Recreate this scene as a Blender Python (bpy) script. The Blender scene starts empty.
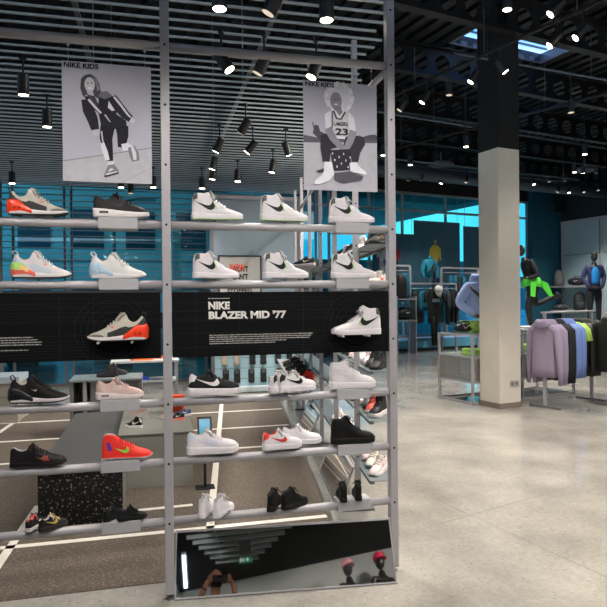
import bpy, math, random
from mathutils import Vector, Matrix, Euler
random.seed(7)
PI = math.pi
S = bpy.context.scene
COL = S.collection

# ------------------------------------------------------------------ materials
def lin(c):
    return tuple((v/255/12.92 if v/255 <= .04045 else ((v/255+.055)/1.055)**2.4) for v in c)
_M = {}
def mat(name, rgb, rough=.5, metal=0., var=.06, scale=40., bump=.0, spec=.5, coat=0., alpha=1., emit=None, estr=0.):
    """rgb is sRGB 0-255; fine noise varies the colour a little so nothing is perfectly flat."""
    key = (name, rgb, rough, metal)
    if key in _M: return _M[key]
    m = bpy.data.materials.new(name); m.use_nodes = True
    nt = m.node_tree; b = nt.nodes['Principled BSDF']
    c = lin(rgb)
    b.inputs['Roughness'].default_value = rough; b.inputs['Metallic'].default_value = metal
    b.inputs['Specular IOR Level'].default_value = spec
    b.inputs['Coat Weight'].default_value = coat
    tc = nt.nodes.new('ShaderNodeTexCoord'); no = nt.nodes.new('ShaderNodeTexNoise')
    no.inputs['Scale'].default_value = scale; no.inputs['Detail'].default_value = 3
    nt.links.new(tc.outputs['Object'], no.inputs['Vector'])
    r = nt.nodes.new('ShaderNodeValToRGB')
    r.color_ramp.elements[0].position = .3; r.color_ramp.elements[1].position = .7
    r.color_ramp.elements[0].color = tuple(v*(1-var) for v in c)+(1,)
    r.color_ramp.elements[1].color = tuple(min(1, v*(1+var)) for v in c)+(1,)
    nt.links.new(no.outputs['Fac'], r.inputs['Fac']); nt.links.new(r.outputs['Color'], b.inputs['Base Color'])
    if bump:
        bp = nt.nodes.new('ShaderNodeBump'); bp.inputs['Strength'].default_value = bump; bp.inputs['Distance'].default_value = .002
        nt.links.new(no.outputs['Fac'], bp.inputs['Height']); nt.links.new(bp.outputs['Normal'], b.inputs['Normal'])
    if emit:
        b.inputs['Emission Color'].default_value = lin(emit)+(1,); b.inputs['Emission Strength'].default_value = estr
    _M[key] = m
    return m

# ------------------------------------------------------------------ mesh collector
class MB:
    def __init__(s): s.v = []; s.f = []; s.m = []
    def add(s, vs, fs, mi=0):
        o = len(s.v); s.v += [tuple(q) for q in vs]; s.f += [tuple(i+o for i in f) for f in fs]; s.m += [mi]*len(fs); return s
    def box(s, c, d, rz=0., mi=0, M=None):
        x, y, z = d[0]/2, d[1]/2, d[2]/2
        vs = [Vector((a*x, b*y, e*z)) for e in (-1, 1) for b in (-1, 1) for a in (-1, 1)]
        R = M if M is not None else Matrix.Rotation(rz, 3, 'Z')
        vs = [R @ q + Vector(c) for q in vs]
        return s.add(vs, [(0,2,3,1),(4,5,7,6),(0,1,5,4),(2,6,7,3),(0,4,6,2),(1,3,7,5)], mi)
    def bb(s, a, b, mi=0):
        return s.box([(a[i]+b[i])/2 for i in range(3)], [abs(b[i]-a[i]) for i in range(3)], 0, mi)
    def tube(s, pts, r, n=10, mi=0, caps=True):
        pts = [Vector(p) for p in pts]; k = len(pts)
        rs = r if isinstance(r, (list, tuple)) else [r]*k
        rings = []; up = None
        for i, p in enumerate(pts):
            t = (pts[min(i+1, k-1)]-pts[max(i-1, 0)]).normalized()
            if up is None:
                up = Vector((0,0,1)) if abs(t.z) < .9 else Vector((1,0,0))
            a = t.cross(up).normalized(); up = a.cross(t).normalized()
            rings.append([p+(a*math.cos(2*PI*j/n)+up*math.sin(2*PI*j/n))*rs[i] for j in range(n)])
        vs = [q for g in rings for q in g]; fs = []
        for i in range(k-1):
            for j in range(n):
                fs.append((i*n+j, i*n+(j+1) % n, (i+1)*n+(j+1) % n, (i+1)*n+j))
        if caps: fs += [tuple(range(n-1, -1, -1)), tuple((k-1)*n+j for j in range(n))]
        return s.add(vs, fs, mi)
    def loft(s, rings, mi=0, caps=True, closed=True):
        n = len(rings[0]); vs = [q for g in rings for q in g]; fs = []
        for i in range(len(rings)-1):
            for j in range(n if closed else n-1):
                fs.append((i*n+j, i*n+(j+1) % n, (i+1)*n+(j+1) % n, (i+1)*n+j))
        if caps: fs += [tuple(range(n-1, -1, -1)), tuple((len(rings)-1)*n+j for j in range(n))]
        return s.add(vs, fs, mi)
    def ell(s, c, r, n=16, k=10, mi=0, R=None):
        vs = []; fs = []
        for i in range(k+1):
            a = PI*i/k
            for j in range(n):
                b = 2*PI*j/n
                q = Vector((r[0]*math.sin(a)*math.cos(b), r[1]*math.sin(a)*math.sin(b), r[2]*math.cos(a)))
                if R is not None: q = R @ q
                vs.append(q+Vector(c))
        for i in range(k):
            for j in range(n): fs.append((i*n+j, (i+1)*n+j, (i+1)*n+(j+1) % n, i*n+(j+1) % n))
        return s.add(vs, fs, mi)
    def poly(s, pts, mi=0):                       # one n-gon
        return s.add(pts, [tuple(range(len(pts)))], mi)
    def prism(s, pts, off, mi=0):                 # pts polygon extruded along off
        n = len(pts); o = Vector(off); pts = [Vector(p) for p in pts]
        return s.add(pts+[p+o for p in pts], [tuple(range(n)), tuple(range(2*n-1, n-1, -1))]+[(j, (j+1) % n+0, (j+1) % n+n, j+n) for j in range(n)], mi)
    def build(s, name, mats, parent=None, loc=(0,0,0), rz=0., smooth=False, bevel=0., sub=0, solid=0.):
        me = bpy.data.meshes.new(name); me.from_pydata(s.v, [], s.f)
        mats = mats if isinstance(mats, (list, tuple)) else [mats]
        for m in mats: me.materials.append(m)
        for p, i in zip(me.polygons, s.m): p.material_index = i; p.use_smooth = smooth
        me.validate(); me.update()
        o = bpy.data.objects.new(name, me); COL.objects.link(o); o.location = loc; o.rotation_euler = (0, 0, rz)
        if parent is not None: o.parent = parent
        if solid:
            q = o.modifiers.new('s', 'SOLIDIFY'); q.thickness = solid; q.offset = 0
        if bevel:
            q = o.modifiers.new('b', 'BEVEL'); q.width = bevel; q.segments = 2; q.limit_method = 'ANGLE'; q.angle_limit = .7
        if sub:
            q = o.modifiers.new('u', 'SUBSURF'); q.levels = sub; q.render_levels = sub
        return o

def tag(o, label=None, cat=None, group=None, kind=None):
    if label: o['label'] = label
    if cat: o['category'] = cat
    if group: o['group'] = group
    if kind: o['kind'] = kind
    return o
def thing(name, label, cat, loc=(0,0,0), rz=0., group=None):
    o = bpy.data.objects.new(name, None); COL.objects.link(o); o.location = loc; o.rotation_euler = (0, 0, rz)
    o.empty_display_size = .05
    return tag(o, label, cat, group)
def struct(o): o['kind'] = 'structure'; return o
KIDS = {}
def copy_tree(root, loc, rz, label, group=None, name=None, scale=None, rot=None):
    kids = {}
    for o in COL.objects:
        if o.parent is not None: kids.setdefault(o.parent.name, []).append(o)
    def cp(o, parent):
        c = o.copy(); COL.objects.link(c)
        if parent is not None: c.parent = parent
        for ch in kids.get(o.name, []): cp(ch, c)
        return c
    r = cp(root, None); r.location = loc; r.rotation_euler = rot if rot else (0, 0, rz)
    if scale: r.scale = (scale,)*3
    if label: r['label'] = label
    if group: r['group'] = group
    elif 'group' in r: del r['group']
    return r
def text(parent, name, body, loc, size, m, rot=(PI/2, 0, 0), bold=0., align='LEFT', xs=1., ext=.0006):
    cu = bpy.data.curves.new(name, 'FONT'); cu.body = body; cu.size = size; cu.bevel_depth = bold; cu.bevel_resolution = 0; cu.extrude = ext; cu.align_x = align
    cu.resolution_u = 3
    t = bpy.data.objects.new(name, cu)
    me = bpy.data.meshes.new_from_object(t)
    bpy.data.objects.remove(t)
    o = bpy.data.objects.new(name, me); COL.objects.link(o); o.location = loc; o.rotation_euler = rot; o.scale = (xs, 1, 1)
    me.materials.append(m)
    if parent is not None: o.parent = parent
    return o

# ------------------------------------------------------------------ camera
YAW, PITCH, ROLL = .2448, .0046, -.0095
CAMP = Vector((-.0805, -3.258, 1.55))
cd = bpy.data.cameras.new('camera'); cam = bpy.data.objects.new('camera', cd); COL.objects.link(cam); S.camera = cam
fw = Vector((math.sin(YAW)*math.cos(PITCH), math.cos(YAW)*math.cos(PITCH), -math.sin(PITCH)))
rt = Vector((math.cos(YAW), -math.sin(YAW), 0)); up = rt.cross(fw)
# roll about the forward axis
c_, s_ = math.cos(ROLL), math.sin(ROLL)
rt2 = rt*c_ + up*s_; up2 = up*c_ - rt*s_
R = Matrix((rt2, up2, -fw)).transposed()
cam.matrix_world = Matrix.Translation(CAMP) @ R.to_4x4()
cd.sensor_fit = 'HORIZONTAL'; cd.sensor_width = 36; cd.lens = 36*610/607; cd.clip_start = .01; cd.clip_end = 200

# ------------------------------------------------------------------ common materials
M_steel = mat('satin_grey_metal', (172,170,174), .36, .12, .03, 30)
M_steel_d = mat('dark_grey_metal', (110,110,112), .4, .4, .04, 30)
M_hole = mat('post_hole_dark', (12,12,12), .8)
M_black = mat('black_paint', (16,16,17), .55)
M_blackm = mat('black_lamp_metal', (26,26,27), .5, .1)
M_riser = mat('grey_riser_board', (172,172,176), .55, 0, .03)
M_panel = mat('black_banner_board', (8,10,12), .75, 0, .1, 6, spec=.15)
M_panel_line = mat('banner_line_print', (26,31,33), .75)
M_white_print = mat('white_print', (235,232,228), .6)
M_wood_w = mat('offwhite_board', (206,206,204), .5)

# window glass with a blue film
def glass_mat(name, tint, gl=.12):
    m = bpy.data.materials.new(name); m.use_nodes = True; nt = m.node_tree; nt.nodes.clear()
    out = nt.nodes.new('ShaderNodeOutputMaterial'); tr = nt.nodes.new('ShaderNodeBsdfTransparent'); gs = nt.nodes.new('ShaderNodeBsdfGlossy'); mx = nt.nodes.new('ShaderNodeMixShader')
    tr.inputs['Color'].default_value = tint+(1,); gs.inputs['Roughness'].default_value = .03
    mx.inputs[0].default_value = gl
    nt.links.new(tr.outputs[0], mx.inputs[1]); nt.links.new(gs.outputs[0], mx.inputs[2]); nt.links.new(mx.outputs[0], out.inputs[0])
    return m
M_film = glass_mat('blue_film_glass', (.19,.58,.60), .07)
M_film2 = glass_mat('light_blue_film_glass', (.36,.84,.88), .06)
M_glass = glass_mat('clear_glass', (.90,.95,.96), .15)

def floor_mat():
    m = bpy.data.materials.new('polished_concrete'); m.use_nodes = True; nt = m.node_tree; b = nt.nodes['Principled BSDF']
    tc = nt.nodes.new('ShaderNodeTexCoord')
    def noise(sc, det=4, rough=.55):
        n = nt.nodes.new('ShaderNodeTexNoise'); n.inputs['Scale'].default_value = sc; n.inputs['Detail'].default_value = det; n.inputs['Roughness'].default_value = rough
        nt.links.new(tc.outputs['Object'], n.inputs['Vector']); return n
    def ramp(src, a, ca, b_, cb):
        r = nt.nodes.new('ShaderNodeValToRGB'); r.color_ramp.elements[0].position = a; r.color_ramp.elements[1].position = b_
        r.color_ramp.elements[0].color = tuple(ca)+(1,); r.color_ramp.elements[1].color = tuple(cb)+(1,); nt.links.new(src, r.inputs[0]); return r
    base = ramp(noise(1.3, 6).outputs[0], .32, lin((134,132,127)), .68, lin((168,165,157)))  # broad concrete mottling; its contrast also paints in dappled light and reflections
    fine = ramp(noise(26, 6, .7).outputs[0], .35, (.86,.86,.86), .65, (1.05,1.05,1.05))
    sp = ramp(noise(70, 1, .3).outputs[0], .265, (.42,.42,.42), .30, (1,1,1))
    def mul(a, c):
        x = nt.nodes.new('ShaderNodeMix'); x.data_type = 'RGBA'; x.blend_type = 'MULTIPLY'; x.inputs[0].default_value = 1
        nt.links.new(a, x.inputs[6]); nt.links.new(c, x.inputs[7]); return x.outputs[2]
    nt.links.new(mul(mul(base.outputs[0], fine.outputs[0]), sp.outputs[0]), b.inputs['Base Color'])
    rr = ramp(noise(1.6, 3).outputs[0], .3, (.05,.05,.05), .7, (.19,.19,.19)); nt.links.new(rr.outputs[0], b.inputs['Roughness'])
    b.inputs['Specular IOR Level'].default_value = .7
    return m
M_floor = floor_mat()

def speckle_mat(name, a, bcol, sc=60, th=.62, rough=.7):
    m = bpy.data.materials.new(name); m.use_nodes = True; nt = m.node_tree; b = nt.nodes['Principled BSDF']
    tc = nt.nodes.new('ShaderNodeTexCoord'); n = nt.nodes.new('ShaderNodeTexNoise'); n.inputs['Scale'].default_value = sc; n.inputs['Detail'].default_value = 2
    nt.links.new(tc.outputs['Object'], n.inputs['Vector']); r = nt.nodes.new('ShaderNodeValToRGB')
    r.color_ramp.elements[0].position = th; r.color_ramp.elements[1].position = th+.06
    r.color_ramp.elements[0].color = lin(a)+(1,); r.color_ramp.elements[1].color = lin(bcol)+(1,)
    nt.links.new(n.outputs[0], r.inputs[0]); nt.links.new(r.outputs[0], b.inputs['Base Color']); b.inputs['Roughness'].default_value = rough
    return m
M_turf = speckle_mat('brown_grey_track', (88,79,70), (120,110,99), 90, .56, .85)
M_rubber = speckle_mat('black_speckled_rubber', (20,19,19), (150,147,142), 55, .60, .8)
# ------------------------------------------------------------------ shoes
def ip(pts, x):
    """monotone cubic through the points"""
    n = len(pts)
    if x <= pts[0][0]: return pts[0][1]
    if x >= pts[-1][0]: return pts[-1][1]
    d = [(pts[i+1][1]-pts[i][1])/(pts[i+1][0]-pts[i][0]) for i in range(n-1)]
    def tan(i):
        if i == 0: return d[0]
        if i == n-1: return d[-1]
        return 0 if d[i-1]*d[i] <= 0 else 2*d[i-1]*d[i]/(d[i-1]+d[i])
    for i in range(n-1):
        if x <= pts[i+1][0]:
            h = pts[i+1][0]-pts[i][0]; t = (x-pts[i][0])/h
            a, b = tan(i), tan(i+1)
            return ((2*t**3-3*t*t+1)*pts[i][1]+(t**3-2*t*t+t)*h*a+(-2*t**3+3*t*t)*pts[i+1][1]+(t**3-t*t)*h*b)
OUTL = [(0,0),(.008,.045),(.03,.082),(.08,.106),(.2,.116),(.35,.113),(.5,.126),(.65,.148),(.8,.150),(.9,.128),(.96,.092),(.99,.05),(1,0)]
STY = {
 'blazer': dict(zt=[(0,.13),(.012,.30),(.03,.43),(.06,.495),(.12,.51),(.22,.50),(.33,.535),(.38,.48),(.45,.385),(.55,.315),(.66,.245),(.8,.195),(.92,.155),(1,.11)],
    zs=[(0,.125),(.3,.11),(.6,.095),(.85,.10),(1,.115)], zb=[(0,.0),(.7,0),(.9,.008),(1,.03)], xc=.34, cw=.60, lace=(.37,.64,6), tong=(.35,.56)),
 'mid': dict(zt=[(0,.16),(.012,.36),(.03,.46),(.07,.53),(.14,.525),(.24,.53),(.33,.58),(.38,.53),(.46,.42),(.56,.335),(.68,.275),(.8,.245),(.92,.205),(1,.13)],
    zs=[(0,.145),(.3,.13),(.6,.125),(.85,.12),(1,.125)], zb=[(0,0),(.75,0),(.92,.01),(1,.03)], xc=.33, cw=.62, lace=(.37,.64,6), tong=(.34,.60)),
 'low': dict(zt=[(0,.15),(.012,.28),(.03,.37),(.07,.415),(.12,.39),(.2,.345),(.3,.36),(.36,.445),(.42,.42),(.5,.36),(.6,.30),(.7,.265),(.82,.24),(.93,.20),(1,.13)],
    zs=[(0,.15),(.3,.135),(.6,.125),(.85,.12),(1,.125)], zb=[(0,0),(.75,0),(.92,.01),(1,.03)], xc=.36, cw=.62, lace=(.40,.66,5), tong=(.38,.47)),
 'air': dict(zt=[(0,.20),(.012,.30),(.04,.39),(.09,.43),(.14,.37),(.22,.325),(.30,.36),(.36,.475),(.42,.455),(.5,.385),(.6,.30),(.7,.235),(.82,.175),(.93,.135),(1,.09)],
    zs=[(0,.17),(.15,.16),(.3,.13),(.45,.095),(.7,.075),(.85,.08),(1,.095)], zb=[(0,.02),(.06,0),(.75,0),(.9,.02),(1,.055)], xc=.36, cw=.6, lace=(.42,.66,6), tong=(.38,.495)),
 'runner': dict(zt=[(0,.17),(.012,.30),(.04,.38),(.08,.40),(.14,.36),(.22,.325),(.30,.345),(.36,.435),(.44,.405),(.52,.35),(.62,.29),(.72,.25),(.84,.215),(.94,.165),(1,.11)],
    zs=[(0,.16),(.3,.14),(.55,.11),(.8,.095),(1,.11)], zb=[(0,.015),(.08,0),(.75,0),(.9,.015),(1,.045)], xc=.35, cw=.62, lace=(.40,.66,6), tong=(.37,.455)),
 'boot': dict(zt=[(0,.12),(.012,.25),(.03,.40),(.06,.49),(.1,.515),(.2,.51),(.29,.475),(.36,.41),(.44,.35),(.55,.30),(.68,.235),(.8,.19),(.92,.145),(1,.08)],
    zs=[(0,.085),(.3,.07),(.6,.055),(.85,.06),(1,.08)], zb=[(0,.03),(.2,.03),(.7,.025),(.9,.03),(1,.06)], xc=.26, cw=.62, lace=(.36,.62,6), tong=None),
 'flat': dict(zt=[(0,.11),(.012,.24),(.03,.33),(.07,.36),(.14,.32),(.22,.29),(.30,.31),(.36,.385),(.43,.35),(.52,.30),(.64,.24),(.76,.195),(.88,.16),(.95,.13),(1,.08)],
    zs=[(0,.10),(.3,.085),(.6,.07),(.85,.07),(1,.08)], zb=[(0,.0),(.7,.0),(.9,.012),(1,.04)], xc=.35, cw=.62, lace=(.38,.64,6), tong=(.36,.40)),
}
NS, NP = 15, 5
def sec(st, L, x, s):
    """surface point (y, z) on the +y side; s in [0,1] = wall from sole to rim / top"""
    W = ip(OUTL, x)*L*.97; z0 = (ip(st['zs'], x)-.012)*L; z1 = ip(st['zt'], x)*L
    xc = st['xc']; b = 1 if x < xc-.03 else 0 if x > xc+.05 else (xc+.05-x)/.08
    a = s*math.radians(80)
    yc = W*math.cos(a)**.8; zc = z0+(z1-z0)*math.sin(a)**.9
    yo = W*(1-(1-st['cw'])*s**1.25); zo = z0+(z1-z0)*s
    return yc*(1-b)+yo*b, zc*(1-b)+zo*b, b, z0, z1
def on(st, L, x, s, side, eps=.0015):
    y, z = sec(st, L, x, s)[:2]
    y2, z2 = sec(st, L, x, min(1, s+.02))[:2]; y1, z1 = sec(st, L, x, max(0, s-.02))[:2]
    ty, tz = y2-y1, z2-z1; l = math.hypot(ty, tz) or 1
    return Vector(((x-.5)*L, side*(y+eps*tz/l), z-eps*ty/l if ty < 0 else z))
def s_of(st, L, x, z):
    lo, hi = 0., 1.
    for _ in range(18):
        m = (lo+hi)/2
        if sec(st, L, x, m)[1] < z*L: lo = m
        else: hi = m
    return (lo+hi)/2
def strip(mb, st, L, lo, hi, m=4, eps=.0016, world=False, sides=(1, -1), n=None):
    """patch between two curves given as (x, s) pairs, or (x, z) pairs when world"""
    if n:
        def rs(c):
            return [tuple(c[min(int(t), len(c)-2)][k]*(1-(t-min(int(t), len(c)-2)))+c[min(int(t), len(c)-2)+1][k]*(t-min(int(t), len(c)-2)) for k in (0,1)) for t in [(len(c)-1)*i/n for i in range(n+1)]]
        lo, hi = rs(lo), rs(hi)
    for sd in sides:
        vs = []; fs = []
        for a, b in zip(lo, hi):
            for j in range(m+1):
                x = a[0]+(b[0]-a[0])*j/m; q = a[1]+(b[1]-a[1])*j/m
                s = s_of(st, L, x, q) if world else q
                vs.append(on(st, L, x, s, sd, eps))
        for i in range(len(lo)-1):
            for j in range(m):
                f = (i*(m+1)+j, (i+1)*(m+1)+j, (i+1)*(m+1)+j+1, i*(m+1)+j+1)
                fs.append(f if sd < 0 else f[::-1])
        mb.add(vs, fs)
SW_HI = [(0,.97),(.15,.80),(.3,.68),(.45,.57),(.58,.50),(.68,.48),(.76,.53),(.82,.66),(.88,.92)]
SW_LO = [(0,.97),(.16,.72),(.32,.50),(.48,.29),(.62,.11),(.76,.02),(.90,.10),(.99,.40),(.88,.92)]
def make_shoe(kind, c, label, cat='shoe', group=None, L=.285, detail=True, name='sneaker', swoosh=True):
    """c: colours of upper, lining, sole, outsole, logo, lace, tongue, heel, toe ..."""
    st = STY[kind]
    root = thing(name, label, cat, group=group)
    def m(k, d=None, rough=.55):
        rgb = c.get(k, c.get(d) if d else c['upper'])
        return mat('shoe_'+k, tuple(rgb), c.get('rough', rough), 0, .03, 60, spec=.22 if sum(rgb) < 200 else .4)
    nx = 40 if detail else 26
    xs = [.012+.972*(1-math.cos(PI*i/nx))/2 for i in range(nx+1)]
    rings = []
    for x in xs:
        side = []; 
        for j in range(NS+1): 
            y, z, b, z0, z1 = sec(st, L, x, j/NS); side.append((y, z))
        dip = max(0, (z1-z0)-.02*L)*b*min(1, max(0, (x-.03)/.05))*min(1, max(0, (st['xc']+.04-x)/.06))
        ye = side[-1][0]
        top = []
        for r in range(1, NP+1):
            q = r/NP
            yy = ye*(1-q)*(.94 if b > .5 else 1)
            if q < .99 and b > 0: yy = yy*(1-b)+ye*b*[.88,.80,.66,.4][r-1]
            zclosed = z0+(z1-z0)*(math.sin(math.radians(80+10*q)))**.9
            zopen = z1-dip*[.0,.35,.8,.97,1][r-1]
            top.append((yy, zclosed*(1-b)+zopen*b))
        ring = [(y, z) for y, z in side]+top+[(-y, z) for y, z in top[-2::-1]]+[(-y, z) for y, z in side[::-1]]
        rings.append([Vector(((x-.5)*L, y, z)) for y, z in ring])
    k = len(rings[0]); U = MB(); LN = MB()
    vs = [q for g in rings for q in g]; fu = []; fl = []
    lo_l, hi_l = NS+1, NS+2*NP-1-1
    for i in range(len(rings)-1):
        pit = .03 < (xs[i]+xs[i+1])/2 < st['xc']+.03
        for j in range(k-1):
            f = (i*k+j, i*k+j+1, (i+1)*k+j+1, (i+1)*k+j)
            (fl if (pit and lo_l <= j <= hi_l) else fu).append(f)
    U.add(vs, fu); U.f.append(tuple(range(k-1, -1, -1))); U.m.append(0); U.f.append(tuple(len(vs)-k+j for j in range(k))); U.m.append(0)
    U.build('upper', m('upper'), root, smooth=True)
    LN.add(vs, fl).build('lining', m('lining', 'upper', .8), root, smooth=True)
    # midsole and outsole
    def slab(za, zb_, grow, x0=0., x1=1.):
        q = []; 
        for i in range(27):
            x = x0+(x1-x0)*(1-math.cos(PI*i/26))/2
            w = ip(OUTL, x)*L*1.03+grow*(1 if 0 < x < 1 else .3); a, b = za(x)*L, zb_(x)*L
            X = (x-.5)*L*1.012
            q.append([Vector((X, -w*.94, a)), Vector((X, -w, a+(b-a)*.2)), Vector((X, -w*1.0, a+(b-a)*.8)), Vector((X, -w*.96, b)),
                      Vector((X, w*.96, b)), Vector((X, w*1.0, a+(b-a)*.8)), Vector((X, w, a+(b-a)*.2)), Vector((X, w*.94, a))])
        return q
    zb = lambda x: ip(st['zb'], x); zs = lambda x: ip(st['zs'], x)
    MB().loft(slab(lambda x: zb(x)+.012, zs, .001)).build('midsole', m('sole'), root, smooth=True)
    MB().loft(slab(zb, lambda x: zb(x)+.022, .0014)).build('outsole', m('outsole', 'sole', .7), root)
    zmid = lambda x, t: zs(x)+(ip(st['zt'], x)-zs(x))*t
    # side logo
    if swoosh and 'logo' in c:
        bx = {'blazer': (.045,.455,.17,.37), 'mid': (.10,.56,.17,.37), 'low': (.14,.60,.165,.325), 'air': (.30,.44,.20,.28), 'runner': (.22,.55,.18,.30), 'boot': (.24,.55,.13,.27), 'flat': (.25,.62,.11,.25)}[kind]
        bx = c.get('logo_box', bx)
        f = lambda P: [(bx[0]+(bx[1]-bx[0])*a, bx[2]+(bx[3]-bx[2])*b) for a, b in P]
        for sd in (1, -1):
            B = MB(); strip(B, st, L, f(SW_LO), f(SW_HI), 3, .0022, True, n=24 if detail else 12, sides=(sd,))
            B.build('side_logo', m('logo'), root, smooth=True)
    x0, x1, nl = st['lace']
    if detail or 'eye' in c:
        B = MB(); strip(B, st, L, [(x0-.02,.60),(x1+.02,.62)], [(x0-.02,.90),(x1+.02,.93)], 4, .0014, n=10)
        B.build('eyestay', m('eye', 'upper'), root, smooth=True)
    if True:
        B = MB()
        for i in range(nl if detail else 4):
            x = x0+(x1-x0)*i/((nl if detail else 4)-1); pts = []
            for s in (.70,.85,1.0): pts.append(on(st, L, x+.0, s, 1, .0035))
            z = max(p.z for p in pts); zt = ip(st['zt'], x)*L
            pts.append(Vector(((x-.5)*L, 0, max(zt, z)+.004)))
            for s in (1.0,.85,.70): pts.append(on(st, L, x+.012, s, -1, .0035))
            B.tube(pts, .0028 if detail else .004, 6)
        if detail and kind != 'boot':
            zz = ip(st['zt'], x0)*L; X = (x0-.5)*L
            for sd in (1,-1):
                B.tube([Vector((X, 0, zz+.005)), Vector((X+.006, sd*.012, zz+.012)), Vector((X+.012, sd*.022, zz+.006)), Vector((X+.006, sd*.012, zz+.002)), Vector((X, 0, zz+.004))], .0024, 6)
                B.tube([Vector((X, 0, zz+.005)), Vector((X+.014, sd*.016, zz-.002)), Vector((X+.026, sd*.03, zz-.018))], .0022, 6)
        B.build('laces', m('lace', 'upper', .8), root, smooth=True)
    if st['tong']:
        xa, zt_ = st['tong']; B = MB(); W = .030*L/.285
        za = ip(st['zt'], xa+.06)*L
        pr = [((xa+.09-.5)*L, za-.02), ((xa+.05-.5)*L, za+(zt_*L-za)*.35), ((xa+.01-.5)*L, zt_*L*.97), ((xa-.005-.5)*L, zt_*L)]
        rg = []
        for X, z in pr:
            rg.append([Vector((X+.003, -W, z-.004)), Vector((X+.006, 0, z+.002)), Vector((X+.003, W, z-.004)), Vector((X-.004, W*.9, z-.004)), Vector((X-.001, 0, z)), Vector((X-.004, -W*.9, z-.004))])
        B.loft(rg).build('tongue', m('tongue', 'upper'), root, smooth=True)
    if 'heel' in c:
        for sd in (1, -1):
            B = MB()
            if kind == 'blazer': strip(B, st, L, [(.018,.70),(.115,.70)], [(.030,.985),(.115,.985)], 3, .0024, n=6, sides=(sd,))
            elif kind in ('low', 'mid'): strip(B, st, L, [(.014,.40),(.115,.5)], [(.02,.99),(.17,.985)], 4, .002, n=6, sides=(sd,))
            else: strip(B, st, L, [(.014,.05),(.16,.05)], [(.014,.98),(.06,.98)], 4, .002, n=6, sides=(sd,))
            B.build('heel_tab', m('heel'), root, smooth=True)
    if 'toe' in c:
        B = MB(); strip(B, st, L, [(.70,.0),(.80,.0),(.95,.0),(.975,.0)], [(.76,.24),(.85,.40),(.95,.5),(.975,.5)], 5, .0018, n=10)
        B.build('toe_overlay', m('toe'), root, smooth=True)
    if 'saddle' in c:                              # band along the side above the sole
        B = MB(); strip(B, st, L, c.get('sad_lo', [(.06,.02),(.3,.02),(.5,.02),(.72,.02)]), c.get('sad_hi', [(.05,.62),(.27,.40),(.46,.52),(.70,.06)]), 4, .0012, n=14)
        B.build('side_overlay', m('saddle'), root, smooth=True)
    if 'unit' in c:                                # the air cushion that bulges round the heel
        cs = c['unit']; q = []
        for i in range(15):
            t = i/14; x = -.035+.50*t; xx = max(.004, min(x+.02, .46))
            w = max(ip(OUTL, max(.03, xx)), .085)*L*1.10*(math.sin(min(1, t*7+.12)*PI/2)) ; top = (.30 if t < .40 else .30-.22*((t-.40)/.60)**.95)*L; bot = (.03*(1-min(1, t*5)))*L
            if t == 0: w *= .75; top *= .72; bot = .06*L
            if t > .85: w *= 1-.15*(t-.85)/.15
            X = (x-.5)*L; h = top-bot; ring = []
            for a in range(16):
                an = 2*PI*a/16; cx = math.copysign(abs(math.cos(an))**.55, math.cos(an)); sz = math.copysign(abs(math.sin(an))**.6, math.sin(an))
                ring.append(Vector((X, w*cx, bot+h/2+h/2*sz)))
            q.append(ring)
        B = MB(); B.loft(q)
        if 'unit2' in c:                            # colour runs from heel top to toe end
            for fi, f in enumerate(B.f):
                cen = sum((Vector(B.v[i]) for i in f), Vector())/len(f)
                B.m[fi] = 0 if cen.z > .19*L else 1 if cen.z > .125*L else 2
            ms = [mat('shoe_unit_a', cs, .3), mat('shoe_unit_b', c['unit2'], .3), mat('shoe_unit_c', c['unit3'], .3)]
        else: ms = [mat('shoe_unit', cs, .25)]
        uo = B.build('air_unit', ms, root, smooth=True)
        B = MB()                                   # oval window in the cushion
        for sd in (1,-1):
            for dx in (.12,.2):
                B.ell(((dx-.5)*L, sd*.124*L, .13*L), (.028*L, .008*L, .018*L), 12, 6)
        B.build('cushion_window', mat('shoe_window', c.get('unitw', tuple(int(v*.6) for v in cs)), .2), root, smooth=True)
        B = MB(); X = (.035-.5)*L; z = ip(st['zt'], .05)*L
        B.tube([Vector((X+.012, 0, z-.004)), Vector((X-.004, 0, z+.008)), Vector((X-.008, 0, z+.022)), Vector((X+.006, 0, z+.026)), Vector((X+.016, 0, z+.012)), Vector((X+.018, 0, z-.004))], .003, 8)
        B.build('pull_loop', m('loop', 'heel'), root, smooth=True)
    if 'window' in c:                              # small visible air window of the runner
        B = MB()
        for sd in (1,-1): B.box(((.2-.5)*L, sd*.117*L, .085*L), (.16*L, .018*L, .045*L))
        B.build('cushion_window', m('window'), root, bevel=.003)
    if 'strap' in c:
        B = MB(); strip(B, st, L, [(.04,.68),(.2,.66),(.37,.52)], [(.045,.92),(.2,.90),(.41,.98)], 4, .004, n=10)
        B.build('ankle_strap', m('strap'), root, smooth=True)
    if 'studs' in c:
        B = MB()
        for x in (.07,.2,.5,.62,.75,.86):
            for sd in (1,-1):
                p = Vector(((x-.5)*L, sd*ip(OUTL, x)*L*.65, 0)); B.tube([p+Vector((0,0,.032*L)), p], [.006,.0035], 8)
        B.build('studs', m('studs'), root, smooth=True)
    if 'accent' in c:                              # extra tip colour near the logo / toe
        B = MB(); bx = c.get('accent_box', (.42,.58,.17,.36)); x_, X_, z_, Z_ = bx
        for sd in (1, -1): B = MB(); strip(B, st, L, [(x_,z_),(X_,z_)], [(x_,Z_),(X_-.05,Z_)], 3, .0017, True, n=6, sides=(sd,)); B.build('accent_panel', m('accent'), root, smooth=True)
    return root
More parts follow.
